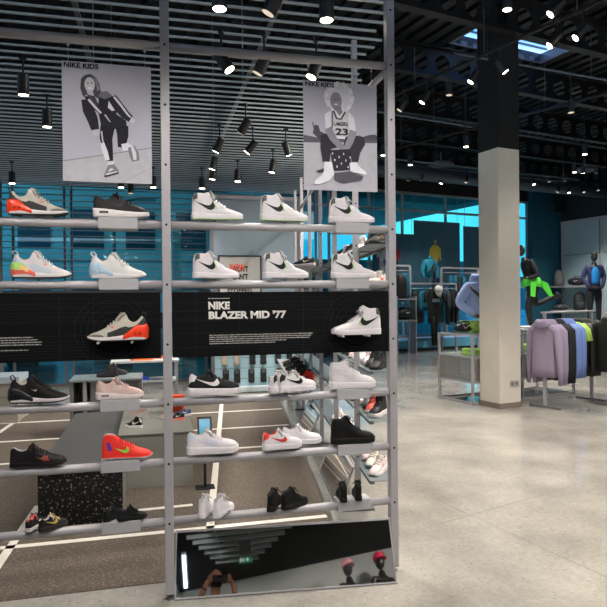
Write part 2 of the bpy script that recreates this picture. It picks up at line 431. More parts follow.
# ------------------------------------------------------------------ the shoe display fixture, Y = 0
RZ = [.405, .715, 1.025, 1.64, 1.95]                     # rail heights
fx = thing('display_fixture', 'tall grey steel display frame with round rails carrying rows of sneakers', 'display stand', (0,0,0))
def post(parent, x, y, h, rz=0., holes=(.4,.71,1.02,1.33,1.64,1.95,2.26,2.57,2.88,3.19), w=.046, d=.05, face=True):
    B = MB(); B.box((x, y, .03+(h-.03)/2), (w, d, h-.03), rz)
    p = B.build('post', M_steel, parent, bevel=.003)
    for z in holes:
        if face and z < h-.02: MB().tube([(x, y-d/2-.0012, z-.0), (x, y-d/2+.004, z)], .0065, 10).build('peg_hole', M_hole, p)
    F = MB(); F.tube([(x, y, .03), (x, y, .012)], .009, 8); F.tube([(x, y, .012), (x, y, 0)], .02, 12)
    F.build('levelling_foot', M_steel_d, p)
    return p
for x in (-1.25, 0, 1.25): post(fx, x, 0, 3.46)
for i, (a, b) in enumerate(((-1.25, 0), (0, 1.25))):
    for z in RZ+[2.88]:
        MB().tube([(a+.022, 0, z), (b-.022, 0, z)], .0215, 20).build('rail', M_steel, fx, smooth=True)
    # rail behind the banner, hidden
    MB().bb((a+.03, .012, 1.27), (b-.028, .03, 1.29)).build('banner_bracket', M_steel_d, fx)
    # cross rail running back from the post tops
for x in (1.25,):
    MB().tube([(x, .025, 2.87), (x, 1.2, 2.87)], .019, 16).build('cross_rail', M_steel, fx, smooth=True)
# risers: boxes over the rail that lift one shoe in each bay
for z in RZ:
    for xc in (-.239, 1.009):
        B = MB(); B.bb((xc-.096, -.035, z-.026), (xc+.096, .062, z+.032)); B.build('riser_box', M_riser, fx, bevel=.0025)
    for xc in (-.62, .25, .63):
        B = MB(); B.bb((xc-.07, -.022, z+.028), (xc+.07, .03, z+.0325)); p = B.build('shoe_plate', mat('clear_plate_grey', (150,152,154), .3), fx, bevel=.001)
        MB().bb((xc-.008, -.008, z+.015), (xc+.008, .008, z+.028)).build('plate_stem', M_steel_d, p)
# ---- banners
def banner(x0, x1, label, circ):
    r = thing('banner_panel', label, 'banner', ((x0+x1)/2, -.015, 1.43)); w = (x1-x0)/2
    MB().bb((-w, -.008, -.17), (w, .010, .17)).build('board', M_panel, r, bevel=.001)
    B = MB()
    for z in (-.12, -.045, .02, .03, .07, .115): B.bb((-w+.01, -.0088, z), (w-.01, -.0082, z+.0012))
    for z in (-.15, -.135, -.105, -.09, -.075, .045, .055, .09, .10, .14): B.bb((w-.75, -.0088, z), (w-.35, -.0082, z+.0010))
    for x in (-w+.12, -w+.35, -w+.70, -w+.86): B.bb((x, -.0088, -.165), (x+.0012, -.0082, .165))
    for rad in (.06,.09,.12,.15,.18):
        pts = [(circ-w+rad*math.cos(a*PI/24), -.0085, -.02+rad*math.sin(a*PI/24)) for a in range(49) if abs(-.02+rad*math.sin(a*PI/24)) < .165]
        seg = []
        for a in range(48):
            p, q = [Vector((circ-w+rad*math.cos(t*PI/24), -.0086, -.02+rad*math.sin(t*PI/24))) for t in (a, a+1)]
            if abs(p.z) < .165 and abs(q.z) < .165 and abs(p.x) < w and abs(q.x) < w: B.tube([p, q], .0007, 4)
    B.build('printed_pattern', M_panel_line, r)
    return r, w
def small_lines(parent, lines, h=.0052, seed=3):
    rnd = random.Random(seed); B = MB()
    for x0, x1, z in lines:                       # words too small to read: little broken strokes
        x = x0
        while x < x1:
            n = rnd.randint(2, 8)
            for k in range(n):
                if x >= x1: break
                hh = h*rnd.choice((.7,.7,1,.85)); B.bb((x, -.0092, z), (x+.0026, -.0083, z+hh)); x += .0036
            x += .0028
    B.build('small_print', mat('grey_print', (196,196,194), .6), parent)
bR, w = banner(.026, 1.224, 'black banner panel with white BLAZER MID headline', 1.0)
def fit_text(parent, body, x, z, width, height, m, y=-.0098, bold=.0, ext=.0005, name='headline'):
    o = text(parent, name, body, (x, y, z), 1, m, bold=bold, ext=.0)
    xs = [v.co.x for v in o.data.vertices]; ys = [v.co.y for v in o.data.vertices]
    sx = width/(max(xs)-min(xs)); sy = height/(max(ys)-min(ys))
    for v in o.data.vertices: v.co.x = (v.co.x-min(xs))*sx; v.co.y = (v.co.y-min(ys))*sy; v.co.z *= min(sy, .02)
    return o
fit_text(bR, 'NIKE', -w+.185, .078, .113, .041, M_white_print, bold=.05)
fit_text(bR, "BLAZER MID '77", -w+.186, .026, .418, .043, M_white_print, bold=.05)
small_lines(bR, [(-w+.186, -w+.30, .134)])
small_lines(bR, [(-w+.19, -w+.75, -.060), (-w+.19, -w+.74, -.071), (-w+.19, -w+.735, -.082), (-w+.19, -w+.60, -.093), (-w+.19, -w+.54, -.104)], seed=5)
bL, w2 = banner(-1.224, -.034, 'black banner panel carrying the grey sneaker with the orange heel', .95)
small_lines(bL, [(-w2+.12, -.02, -.050), (-w2+.12, .005, -.062), (-w2+.12, .02, -.074), (-w2+.12, .018, -.086), (-w2+.12, -.04, -.112)], seed=9)

# ---- posters
M_pb = mat('poster_paper', (186,186,200), .7, 0, .02, 3, spec=.15)
def G(v, w=None): v = int(v*.9) if v < 120 else v; return mat('poster_grey_%d' % v, (v, v, min(255, v+8)), .8, 0, .05, 25, spec=.1)
def poster(label, x0, x1, z0, z1):
    r = thing('hanging_poster', label, 'poster', ((x0+x1)/2, -.005, (z0+z1)/2)); W, H = x1-x0, z1-z0
    sh = MB().bb((-W/2, 0, -H/2), (W/2, .006, H/2)).build('sheet', M_pb, r)
    for sx in (-1, 1):
        B = MB(); B.tube([(sx*(W/2-.03), .003, H/2-.004), (sx*(W/2-.03), .003, 2.88-.03-(z0+z1)/2)], .0012, 6)
        B.ell((sx*(W/2-.03), .003, 2.88-.034-(z0+z1)/2), (.007,.007,.009), 8, 6)
        B.build('hanging_wire', M_steel, r)
    lay = [0]
    def P(pts, g, name='printed_figure'):
        lay[0] += 1; y = -.00012*lay[0]-.0001; 
        return MB().prism([(-W/2+u*W, y, H/2-v*H) for u, v in pts], (0, .00006, 0)).build(name, G(g) if isinstance(g, int) else g, sh)
    def E(cu, cv, ru, rv, g, n=28, wob=0., rot=0.):
        rnd = random.Random(int(cu*1000)); q = []
        for i in range(n):
            a = 2*PI*i/n; k = 1+wob*(rnd.random()-.5); x, y = ru*k*math.cos(a), rv*k*math.sin(a)
            q.append((cu+x*math.cos(rot)-y*math.sin(rot)*W/H*1, cv+x*math.sin(rot)+y*math.cos(rot)))
        P(q, g)
    def T(body, u, v, width, height, g=35): fit_text(sh, body, -W/2+u*W, H/2-v*H-height, width, height, G(g), y=-.0078, bold=.028, name='poster_lettering')
    def Ln(pts, wd, g):                            # limb as a ribbon
        q1, q2 = [], []
        for i, (u, v, k) in enumerate(pts):
            a = pts[max(0, i-1)]; b = pts[min(len(pts)-1, i+1)]
            dx, dy = (b[0]-a[0])*W, (b[1]-a[1])*H; l = math.hypot(dx, dy) or 1
            ox, oy = -dy/l*k*wd/W, dx/l*k*wd/H
            q1.append((u+ox, v+oy)); q2.append((u-ox, v-oy))
        P(q1+q2[::-1], g)
    return P, E, T, Ln
P, E, T, Ln = poster('hanging black and white poster of a girl in a tracksuit stepping forward', -.502, -.069, 2.161, 2.763)
P([(0,.835),(1,.69),(1,1),(0,1)], 188); P([(.62,1),(1,.86),(1,.865),(.66,1)], 172); P([(0,.83),(1,.685),(1,.695),(0,.84)], 150)
P([(.21,.14),(.25,.11),(.31,.095),(.37,.12),(.41,.17),(.43,.24),(.40,.30),(.34,.27),(.27,.27),(.23,.29),(.20,.22)], 92)
P([(.34,.11),(.39,.15),(.42,.22),(.39,.24),(.37,.17)], 140)
E(.305, .185, .058, .062, 208); E(.305, .215, .025, .007, 245); E(.285,.175,.008,.006,80); E(.327,.170,.008,.006,80); P([(.27,.238),(.34,.238),(.36,.30),(.30,.31)], 190)
Ln([(.27,.31,1),(.29,.40,1.1),(.335,.48,1.),(.36,.56,.75)], .026, 58); Ln([(.36,.565,1),(.375,.59,1.1),(.372,.61,.6)], .016, 200)
P([(.24,.285),(.33,.285),(.40,.34),(.41,.24),(.50,.235),(.56,.27),(.62,.34),(.60,.42),(.71,.47),(.72,.55),(.43,.54),(.40,.42),(.30,.36)], 56)
P([(.27,.27),(.36,.28),(.40,.35),(.38,.37),(.30,.31)], 84)
P([(.42,.24),(.50,.23),(.56,.27),(.47,.30),(.40,.28)], 120)
P([(.515,.30),(.53,.29),(.60,.355),(.61,.385),(.55,.395),(.505,.37)], 226)
Ln([(.55,.28,.9),(.63,.36,1.),(.70,.42,.9),(.765,.455,.7)], .026, 60); Ln([(.575,.275,1),(.65,.34,1),(.72,.41,.9),(.76,.44,.7)], .006, 215)
Ln([(.76,.455,1),(.785,.465,1.1),(.80,.455,.7)], .014, 205)
Ln([(.29,.31,1),(.36,.37,1),(.43,.42,.8)], .006, 220); Ln([(.47,.43,1),(.53,.49,.6)], .004, 200)
Ln([(.50,.53,1.3),(.48,.63,1.15),(.50,.72,.9),(.52,.82,.6)], .027, 50); Ln([(.66,.52,1.4),(.67,.60,1.2),(.655,.70,.8)], .023, 52)
Ln([(.43,.57,1),(.445,.66,1),(.49,.74,1),(.51,.81,1)], .004, 190); Ln([(.44,.67,.8),(.465,.74,1),(.495,.815,.8)], .012, 222)
Ln([(.66,.70,.9),(.72,.69,1),(.77,.705,.8)], .019, 224); Ln([(.765,.69,.8),(.795,.75,1.1),(.815,.81,.9)], .022, 130); Ln([(.775,.69,.8),(.80,.75,1.1),(.805,.80,.9)], .009, 215)
Ln([(.53,.82,1),(.535,.86,1.)], .016, 215); P([(.50,.855),(.57,.845),(.62,.895),(.615,.92),(.50,.955),(.455,.95),(.46,.925)], 135); P([(.52,.885),(.55,.88),(.56,.89),(.50,.915)], 215); P([(.47,.93),(.52,.92),(.60,.905),(.60,.912),(.48,.94)], 225); P([(.455,.945),(.62,.91),(.62,.925),(.46,.96)], 80)
T('NIKE KIDS', .025, .014, .165, .025)
P, E, T, Ln = poster('hanging black and white poster of a child in a basketball jersey on a crate', .742, 1.170, 2.161, 2.763)
P([(0,.5),(.2,.52),(1,.49),(1,.555),(.5,.55),(0,.58)], 112); P([(0,.57),(1,.54),(1,1),(0,1)], 186)
P([(.66,.50),(.75,.475),(.80,.49),(.88,.47),(.96,.46),(1,.47),(1,.51),(.66,.515)], 100)
P([(.12,.48),(.15,.40),(.20,.41),(.22,.46),(.30,.48),(.20,.53)], 96); Ln([(.12,.38,1),(.14,.44,1)], .003, 95)
E(.48, .135, .195, .135, 240, 44, .10); E(.50, .16, .17, .12, 226, 40, .12)
for i in range(30): E(.48+.185*math.cos(i*PI/15)*(1-.06*(i % 3)), .135+.125*math.sin(i*PI/15)*(1-.05*(i % 2)), .026, .022, (232, 240, 222)[i % 3], 9, .3)
E(.435, .175, .078, .082, 150); P([(.40,.24),(.50,.22),(.53,.29),(.45,.31)], 140); E(.415,.165,.010,.006,60); E(.46,.163,.010,.006,60); E(.435,.205,.03,.008,225)
P([(.28,.30),(.36,.265),(.43,.26),(.48,.31),(.54,.26),(.62,.275),(.68,.32),(.70,.44),(.63,.45),(.61,.52),(.36,.52),(.35,.43),(.29,.43)], 226)
P([(.36,.27),(.40,.265),(.44,.33),(.50,.335),(.55,.27),(.60,.275),(.62,.50),(.37,.50)], 206)
Ln([(.40,.265,1),(.44,.335,1),(.50,.34,1),(.56,.27,1)], .005, 90); Ln([(.385,.27,1),(.38,.4,1),(.37,.5,1)], .0035, 110)
T('LAKERS', .40, .365, .082, .022, 70); T('23', .42, .425, .075, .038, 60)
P([(.22,.50),(.34,.47),(.42,.50),(.46,.60),(.36,.62),(.34,.74),(.25,.74),(.22,.62)], 66); P([(.56,.50),(.68,.48),(.82,.50),(.83,.56),(.76,.64),(.73,.73),(.64,.73),(.62,.62),(.52,.60)], 72)
Ln([(.32,.43,1.1),(.39,.52,1),(.50,.60,.85),(.55,.68,.7)], .020, 140); Ln([(.67,.44,1.1),(.62,.54,1),(.56,.62,.85),(.54,.70,.6)], .020, 150)
P([(.35,.63),(.63,.61),(.63,.80),(.38,.82)], 64)
for i in range(9): E(.38+.03*i, .66+.03*((i*7) % 5), .010, .012, 205, 8)
P([(.40,.84),(.60,.82),(.80,.86),(.78,.895),(.52,.93),(.40,.90)], 104)
P([(.27,.74),(.37,.74),(.40,.85),(.33,.915),(.20,.95),(.13,.945),(.15,.91),(.24,.86)], 232); P([(.61,.74),(.70,.73),(.76,.78),(.85,.825),(.83,.845),(.62,.82)], 236); P([(.15,.83),(.26,.80),(.26,.835),(.20,.845)], 90)
T('NIKE KIDS', .025, .014, .165, .025)

# ---- leaning foot mirror
MT, MY = math.radians(24), math.radians(6)
def mirror_mat():
    m = bpy.data.materials.new('mirror_silver'); m.use_nodes = True; b = m.node_tree.nodes['Principled BSDF']
    b.inputs['Metallic'].default_value = 1; b.inputs['Roughness'].default_value = .02; b.inputs['Base Color'].default_value = (.82,.84,.84,1); return m
M_mirror = mirror_mat()
def foot_mirror(label, loc, rz, length, h=.325, group=None, rot=None):
    r = thing('foot_mirror', label, 'mirror', loc, rz, group)
    RX = Matrix.Rotation(-MT, 3, 'X')
    def T3(v): return RX @ Vector(v)
    B = MB(); B.box(T3((length/2, .006, h/2)), (length, .004, h), M=RX); B.build('mirror_glass', M_mirror, r)
    B = MB()
    B.box(T3((length/2, .012, h/2)), (length+.006, .008, h+.004), M=RX)
    B.build('backing_board', M_steel_d, r)
    B = MB(); B.box(T3((length/2, .008, h+.004)), (length+.01, .022, .012), M=RX); B.box(T3((length/2, .008, -.0)), (length+.01, .018, .008), M=RX)
    for x in (0, length): B.box(T3((x, .008, h/2)), (.006, .018, h), M=RX)
    B.build('mirror_frame', M_steel, r, bevel=.001)
    return r
foot_mirror('long foot mirror leaning under the lowest shoe rail of the display frame', (.025, -.030, .008), -MY, 1.185)

# ------------------------------------------------------------------ the shoes on the rails
WH = (214,211,214); BK = (26,27,28)
sh_y = .004
def put(o, x, row, rz=0., dy=0., dz=.0335, label=None):
    o.location = (x, sh_y+dy, RZ[row]+dz); o.rotation_euler = (0, 0, rz); return o
GS = 'sneakers on the display rails'
A27 = dict(upper=(186,181,170), lining=(60,62,64), sole=(226,220,222), outsole=(40,38,40), logo=(236,96,80), logo_box=(.50,.60,.22,.27), lace=(196,192,182), tongue=(200,194,182), heel=(52,56,60), sad_lo=[(.10,.02),(.3,.02),(.5,.02),(.66,.02)], sad_hi=[(.05,.80),(.27,.55),(.40,.28),(.66,.30)], saddle=(54,56,56), toe=(112,108,100), unit=(246,66,32), unitw=(178,40,18), loop=(34,36,38))
put(make_shoe('air', A27, 'light grey running sneaker with bright orange-red heel cushion on the top rail', group=GS, L=.275), -.618, 4)
s = make_shoe('runner', dict(upper=(22,23,24), lining=(40,40,40), sole=(226,222,222), outsole=(204,198,200), logo=(52,54,56), lace=(24,24,24), eye=(30,31,32), tongue=(26,26,26), heel=(18,18,20), window=(40,42,44), saddle=(30,31,32)), 'black leather runner with white sole and small air window on the top rail riser', group=GS, L=.275); put(s, -.224, 4)
BL = dict(upper=WH, lining=(190,186,184), sole=(222,218,222), outsole=(206,202,206), logo=(30,32,30), lace=(226,224,226), tongue=(204,200,202), heel=(74,80,70), accent=(168,206,142), accent_box=(.40,.49,.20,.33))
BLG = dict(BL, outsole=(196,218,182)); BLG['toe'] = (226,224,228)
s = make_shoe('blazer', BLG, 'white high top with black stripe and greenish outsole beside the grey post, top rail', group=GS, L=.272); put(s, .266, 4)
b2 = copy_tree(s, (0,0,0), 0, 'white high top with black side stripe, middle of three on the top rail', GS); put(b2, .630, 4, .10)
b3 = make_shoe('blazer', dict(BL), 'white high top with black side stripe on the top riser below the crate poster', group=GS, L=.266); put(b3, 1.018, 4)
A2 = dict(A27, upper=(216,212,214), saddle=(196,206,216), toe=(222,218,218), logo=(240,140,120), lace=(226,222,220), tongue=(224,220,218), heel=(176,196,210), unit=(170,220,110), unit2=(238,196,120), unit3=(236,112,98), unitw=(226,130,110), outsole=(70,66,66), loop=(206,214,218))
put(make_shoe('air', A2, 'white running sneaker with rainbow green to pink heel cushion', group=GS, L=.275), -.604, 3)
A3 = dict(A27, upper=(216,216,214), lining=(160,170,176), saddle=(206,208,208), toe=(212,210,208), logo=(190,192,190), lace=(224,224,222), tongue=(222,220,218), heel=(202,206,208), unit=(170,196,216), unitw=(206,226,236), outsole=(214,212,212), loop=(220,222,222))
put(make_shoe('air', A3, 'all white running sneaker with pale clear heel cushion on a riser', group=GS, L=.270), -.240, 3)
b4 = copy_tree(b3, (0,0,0), 0, 'white high top with black side stripe in front of the framed sign, second rail', GS); put(b4, .256, 3, .28); b4.scale = (.96,)*3
b5 = copy_tree(b3, (0,0,0), 0, 'white high top with black side stripe, middle of the second rail', GS); put(b5, .636, 3, .22)
b6 = copy_tree(b3, (0,0,0), 0, 'white high top with black side stripe on the riser directly above the black banner', GS); put(b6, 1.028, 3)
# two shoes pinned in front of the banners, toes to the other side
def pins(parent, xs, z):
    for x in xs:
        MB().tube([(x, -.05, z), (x, .05, z)], .006, 10).build('display_pin', mat('pin_white', (225,225,225), .4), parent, smooth=True)
s = make_shoe('air', A27, 'light grey sneaker with orange-red heel cushion pinned to the black banner', group=None, L=.285); s.location = (-.245, -.075, 1.358); s.rotation_euler = (0, 0, PI); pins(s, (-.07, .09), -.006)
s = make_shoe('blazer', BL, 'white high top with black stripe pinned to the banner, toe pointing at the headline', L=.282); s.location = (1.012, -.075, 1.362); s.rotation_euler = (0, 0, PI); pins(s, (-.06, .09), -.006)
# third rail
put(make_shoe('air', dict(A27, upper=(20,20,21), lining=(214,200,190), saddle=(18,18,19), toe=(26,26,27), logo=(206,204,200), logo_box=(.36,.47,.21,.26), lace=(30,30,30), tongue=(30,30,30), heel=(32,32,34), unit=(34,36,40), unitw=(10,10,12), sole=(222,214,218), loop=(40,40,44)), 'black running sneaker with white midsole and dark heel cushion', group=GS, L=.275), -.622, 2)
put(make_shoe('runner', dict(upper=(206,176,170), lining=(180,150,146), sole=(224,214,212), outsole=(200,190,190), logo=(214,196,196), lace=(200,170,164), eye=(198,166,160), tongue=(206,180,174), heel=(196,168,160), window=(120,100,98), saddle=(212,186,180)), 'pale pink suede runner with white sole on a riser', group=GS, L=.235), -.240, 2)
AF = dict(upper=WH, lining=(200,196,196), sole=(222,218,222), outsole=(214,210,212), lace=(224,222,224), tongue=(216,212,214))
put(make_shoe('low', dict(AF, upper=(22,23,24), logo=(226,222,222), lining=(58,58,58), lace=(20,20,20), tongue=(26,26,26), heel=(206,204,206), eye=(26,26,26), toe=(28,28,28)), 'black low sneaker with white side stripe and thick white sole', group=GS, L=.275), .240, 2)
C_pair = dict(AF, logo=(34,34,36), heel=(40,44,42), upper=(216,212,214))
s = make_shoe('low', C_pair, 'white low sneaker with black stripe and black heel, its partner close behind its heel', group=GS, L=.235); put(s, .690, 2, .30, -.01)
c = copy_tree(s, (0,0,0), 0, 'white low sneaker with black heel seen from behind, mostly behind its partner', GS); put(c, .605, 2, .95, .035)
put(make_shoe('mid', dict(AF, strap=(222,218,220), logo=(204,200,204), heel=(214,210,212), toe=(220,216,218)), 'all white mid top sneaker with ankle strap on a riser', group=GS, L=.272), 1.013, 2)
# fourth rail
put(make_shoe('flat', dict(upper=(20,19,20), lining=(190,184,182), sole=(24,22,22), outsole=(30,28,28), logo=(150,110,70), logo_box=(.46,.62,.13,.19), lace=(28,28,28), tongue=(34,34,34), heel=(28,28,28), accent=(150,50,40), accent_box=(.60,.72,.10,.19), eye=(46,46,47)), 'low black football shoe with a dark red patch near the toe', group=GS, L=.262), -.632, 1, dz=.030)
put(make_shoe('boot', dict(upper=(238,52,40), lining=(220,206,206), sole=(230,66,54), outsole=(206,200,196), logo=(140,206,70), lace=(232,40,32), eye=(226,40,34), tongue=(238,52,40), heel=(238,60,46), studs=(214,200,196), accent=(96,50,160), accent_box=(.07,.22,.20,.36)), 'bright red ankle-high football boot with green stripe and studs', group=GS, L=.252), -.208, 1)
put(make_shoe('low', dict(AF, upper=(216,212,216), logo=(206,208,228), heel=(196,210,226), eye=(222,218,222)), 'white low sneaker with pale blue heel and faint lilac stripe', group=GS, L=.272), .230, 1)
s = make_shoe('low', dict(AF, logo=(196,60,52), heel=(232,66,50), lining=(236,80,60)), 'white low sneaker with red stripe and red heel', group=GS, L=.225); put(s, .604, 1, .12, -.012)
s = make_shoe('low', dict(AF), 'white low sneaker mostly hidden behind the one with the red stripe', group=GS, L=.225); put(s, .735, 1, -.1, .075)
put(make_shoe('mid', dict(upper=(18,18,19), lining=(50,50,50), sole=(20,20,21), outsole=(16,16,16), logo=(12,12,13), lace=(14,14,14), tongue=(20,20,20), heel=(16,16,16), strap=(22,22,22), toe=(24,24,24)), 'all black mid top sneaker with ankle strap on a riser', group=GS, L=.258), 1.013, 1)
# lowest rail: small pairs seen from behind
cb = dict(upper=(34,32,32), lining=(232,112,112), sole=(206,200,202), outsole=(60,58,58), lace=(40,38,38), tongue=(236,120,116), heel=(30,28,28), eye=(34,32,32))
s = make_shoe('low', cb, "small black child's shoe with pink lining seen from behind", group=GS, L=.150); put(s, -.655, 0, 1.25, .02, .024)
s = make_shoe('low', dict(cb, lining=(220,214,210), logo=(190,170,90), tongue=(220,214,210), sole=(44,42,42), lace=(196,180,120)), "small black child's shoe with gold side stripe beside the pink-lined one", group=GS, L=.150); put(s, -.565, 0, .65, -.01, .024)
kb = dict(upper=(18,19,20), lining=(70,70,70), sole=(22,22,24), outsole=(28,28,28), lace=(28,28,28), tongue=(34,34,34), heel=(28,28,29))
s = make_shoe('runner', kb, "small plain black child's runner at the front edge of the lowest riser", group=GS, L=.150); put(s, -.185, 0, .2, -.015)
c = copy_tree(s, (0,0,0), 0, "small plain black child's runner turned away at the end of the lowest riser", GS); put(c, -.275, 0, .9, .03)
s = make_shoe('mid', dict(AF, upper=(222,218,222), heel=(226,222,226)), "small white child's high top seen from behind, next to the post", group=GS, L=.180); put(s, .195, 0, 1.15, .012, .020)
c = copy_tree(s, (0,0,0), 0, "small white child's high top beside its partner, toe turned towards the black pair", GS); put(c, .282, 0, .95, -.01, .020)
s = make_shoe('mid', dict(kb, strap=(30,30,30)), "small black child's high top in the middle of the lowest rail, seen from behind", group=GS, L=.185); put(s, .570, 0, 1.0, .01, .020)
c = copy_tree(s, (0,0,0), 0, "small black child's high top with its side showing, middle of the lowest rail", GS); put(c, .672, 0, .55, -.01, .020)
c = copy_tree(s, (0,0,0), 0, "small black child's high top seen square from behind on the lowest riser", GS); put(c, .948, 0, 1.45, .01, .034); c.scale = (.9,)*3
c = copy_tree(s, (0,0,0), 0, "small black child's high top seen from behind, nearest the outer post", GS); put(c, 1.040, 0, 1.35, .01, .034); c.scale = (.9,)*3
# ------------------------------------------------------------------ the setting
BA = math.radians(12)                                     # the building is turned 12 degrees from the display frame
CU, SU = math.cos(BA), math.sin(BA)
def uv(u, v, z=0.): return Vector((u*CU-v*SU, u*SU+v*CU, z))
def touv(x, y): return (x*CU+y*SU, -x*SU+y*CU)
def UM(mb, name, m, parent=None, **k): return mb.build(name, m, parent, rz=BA if parent is None else 0, **k)

struct(MB().bb((-9, -9.5, -.12), (19, 30, 0)).build('floor', M_floor))
M_black_c = mat('black_ceiling_paint', (17,18,19), .85)
M_white_wall = mat('offwhite_wall_paint', (196,197,193), .7, 0, .03, 6)
M_teal_wall = mat('dark_teal_wall_paint', (10,72,90), .6, 0, .04, 6)
M_dark_wall = mat('dark_slate_wall_paint', (22,32,36), .7, 0, .04, 6)
# rear wall and flanks (behind the camera, seen in the mirror)
u0, v0 = touv(1.3, -7.85)
struct(UM(MB().bb((-9, v0-.15, 0), (18, v0, 4.4)), 'wall_rear', M_white_wall))
struct(MB().bb((-6.2, -9, 0), (-6.05, 9.0, 4.4)).build('wall_left', M_white_wall))
struct(MB().bb((-6.2, -9.4, 3.62), (3.2, -2.2, 3.72)).build('ceiling_rear', M_black_c))
struct(MB().bb((-1.5, -9.2, 0), (-1.38, -6.8, 3.62)).build('wall_partition', mat('pale_blue_wall', (176,190,196), .5)))
# running track floor covering with its white lines
def ex(y): return 1.126+(y-.81)*.137
B = MB(); B.prism([(-5, .196, .0006), (ex(.196), .196, .0006), (ex(6.3), 6.3, .0006), (-5, 6.3, .0006)], (0, 0, .003))
struct(B.build('floor_track_covering', M_turf))
B = MB()
def fl(p, q, w):
    p, q = Vector((*p, .0040)), Vector((*q, .0040)); t = (q-p).normalized(); n = Vector((-t.y, t.x, 0))*w/2
    B.prism([p-n, q-n, q+n, p+n], (0, 0, .0012))
for y in (.945, 3.14, 4.17, 5.30): fl((-5, y), (ex(y)-.02, y), .055)
fl((-.32, 1.43), (.21, 1.45), .05)
fl((.20, .2), (.972, 6.25), .055); fl((-.995, .2), (-.93, 1.75), .055); fl((-1.96, 3.3), (-1.76, 6.28), .055)
struct(B.build('floor_markings', mat('track_line_white', (222,218,208), .75)))
B = MB(); B.prism([Vector((ex(.2)+.0, .2, .0004)), Vector((ex(.2)+.02, .2, .0004)), Vector((ex(6.2)+.02, 6.2, .0004)), Vector((ex(6.2), 6.2, .0004))], (0,0,.0035)); struct(B.build('trim_1', M_steel_d))
# saw cuts in the concrete
B = MB()
for p, q in (((1.7, .55), (9.5, 3.2)), ((2.9, -3), (1.4, 4.2)), ((6.2, -3), (4.1, 7.2)), ((1.2,5.0),(9,7.4))):
    p, q = Vector((*p, .0003)), Vector((*q, .0003)); t = (q-p).normalized(); n = Vector((-t.y, t.x, 0))*.003
    B.prism([p-n, q-n, q+n, p+n], (0, 0, .0004))
struct(B.build('floor_saw_cuts', mat('joint_dark', (110,108,102), .8)))

# slatted ceiling
M_baffle = mat('grey_ceiling_baffle', (160,170,172), .4, .1)
B = MB(); i = 0; y = -.62
while y < 8.7:
    xe = 1.69+.150*(y-1)+.05*math.sin(i*2.3); B.bb((-6.0, y-.011, 3.70), (xe, y+.011, 3.714)); y += .152; i += 1
struct(B.build('ceiling_baffles', M_baffle))
B = MB()
for x in (-4.6, -2.6, -.6, .86):
    B.bb((x-.02, -.65, 3.728), (x+.02, 8.7, 3.75)); 
    for yy in (0, 3, 6): B.tube([(x, yy, 3.75), (x, yy, 5.85)], .006, 6)
struct(B.build('ceiling_baffle_carriers', M_steel_d))
# raft of baffles behind the viewer, seen in the foot mirror
B = MB()
for k in range(6):
    yy = -6.05-.19*k; B.bb((-.90+.07*k, yy-.014, 3.43), (.78-.12*k, yy+.014, 3.49))
for x in (-.45, .1): B.bb((x-.012, -7.05, 3.49), (x+.012, -6.0, 3.505))
for x in (-.45, .1):
    for yy in (-6.9, -6.2): B.tube([(x, yy, 3.50), (x, yy, 3.63)], .005, 6)
struct(B.build('ceiling_baffle_raft', M_baffle))

# roof deck, ribs along v, with a skylight opening
DZ = 5.85; su, sv = touv(5.95, 5.85); su0, su1, sv0, sv1 = su-1.05, su+1.0, sv-.42, sv+.42
M_deck = mat('dark_roof_deck', (34,38,43), .5, .3)
B = MB()
for a, b in (((-9, -9.5), (su0, 30)), ((su1, -9.5), (19, 30)), ((su0, -9.5), (su1, sv0)), ((su0, sv1), (su1, 30))):
    B.bb((a[0], a[1], DZ+.06), (b[0], b[1], DZ+.14))
u = -2.
while u < 18:
    for a, b in (((-3, sv0), (sv1, 19)) if su0-.05 < u < su1+.05 else ((-3, 19),)):
        B.bb((u, a, DZ), (u+.13, b, DZ+.06))
    u += .26
struct(UM(B, 'ceiling', M_deck))
B = MB()
for a, b in (((su0-.04, sv0-.04), (su1+.04, sv0)), ((su0-.04, sv1), (su1+.04, sv1+.04)), ((su0-.04, sv0), (su0, sv1)), ((su1, sv0), (su1+.04, sv1))): B.bb((a[0], a[1], DZ-.02), (b[0], b[1], DZ+.15))
for k in range(1, 6): B.bb((su0, sv0+(sv1-sv0)*k/6-.012, DZ+.16), (su1, sv0+(sv1-sv0)*k/6+.012, DZ+.19))
struct(UM(B, 'skylight_frame', M_steel_d)); o = UM(MB().bb((su0, sv0, DZ+.2), (su1, sv1, DZ+.21)), 'window_3', M_glass); struct(o)
# castellated beams along u
def beam(v, u0=2.0, u1=17.):
    B = MB(); c = .46; n = int((u1-u0)/c); z0, z1 = 5.28, 5.76; zc = (z0+z1)/2; r = .155
    for k in range(n):
        uc = u0+(k+.5)*c; vs = []
        for j in range(24):
            a = 2*PI*j/24; ca, sa = math.cos(a), math.sin(a); q = 1/max(abs(ca)/(c/2), abs(sa)/((z1-z0)/2))
            vs += [(uc+q*ca, v, zc+q*sa), (uc+r*ca, v, zc+r*sa)]
        B.add(vs, [(2*j, (2*j+2) % 48, (2*j+3) % 48, 2*j+1) for j in range(24)])
    B.bb((u0, v-.07, z1), (u1, v+.07, z1+.015)); B.bb((u0, v-.07, z0-.015), (u1, v+.07, z0))
    o = UM(B, 'ceiling_beam', mat('black_steel_beam', (34,35,37), .5, .2)); q = o.modifiers.new('s', 'SOLIDIFY'); q.thickness = .012; struct(o)
for v in (1.44, 3.24, 5.05, 6.85, 8.65, 10.45, 12.25): beam(v)
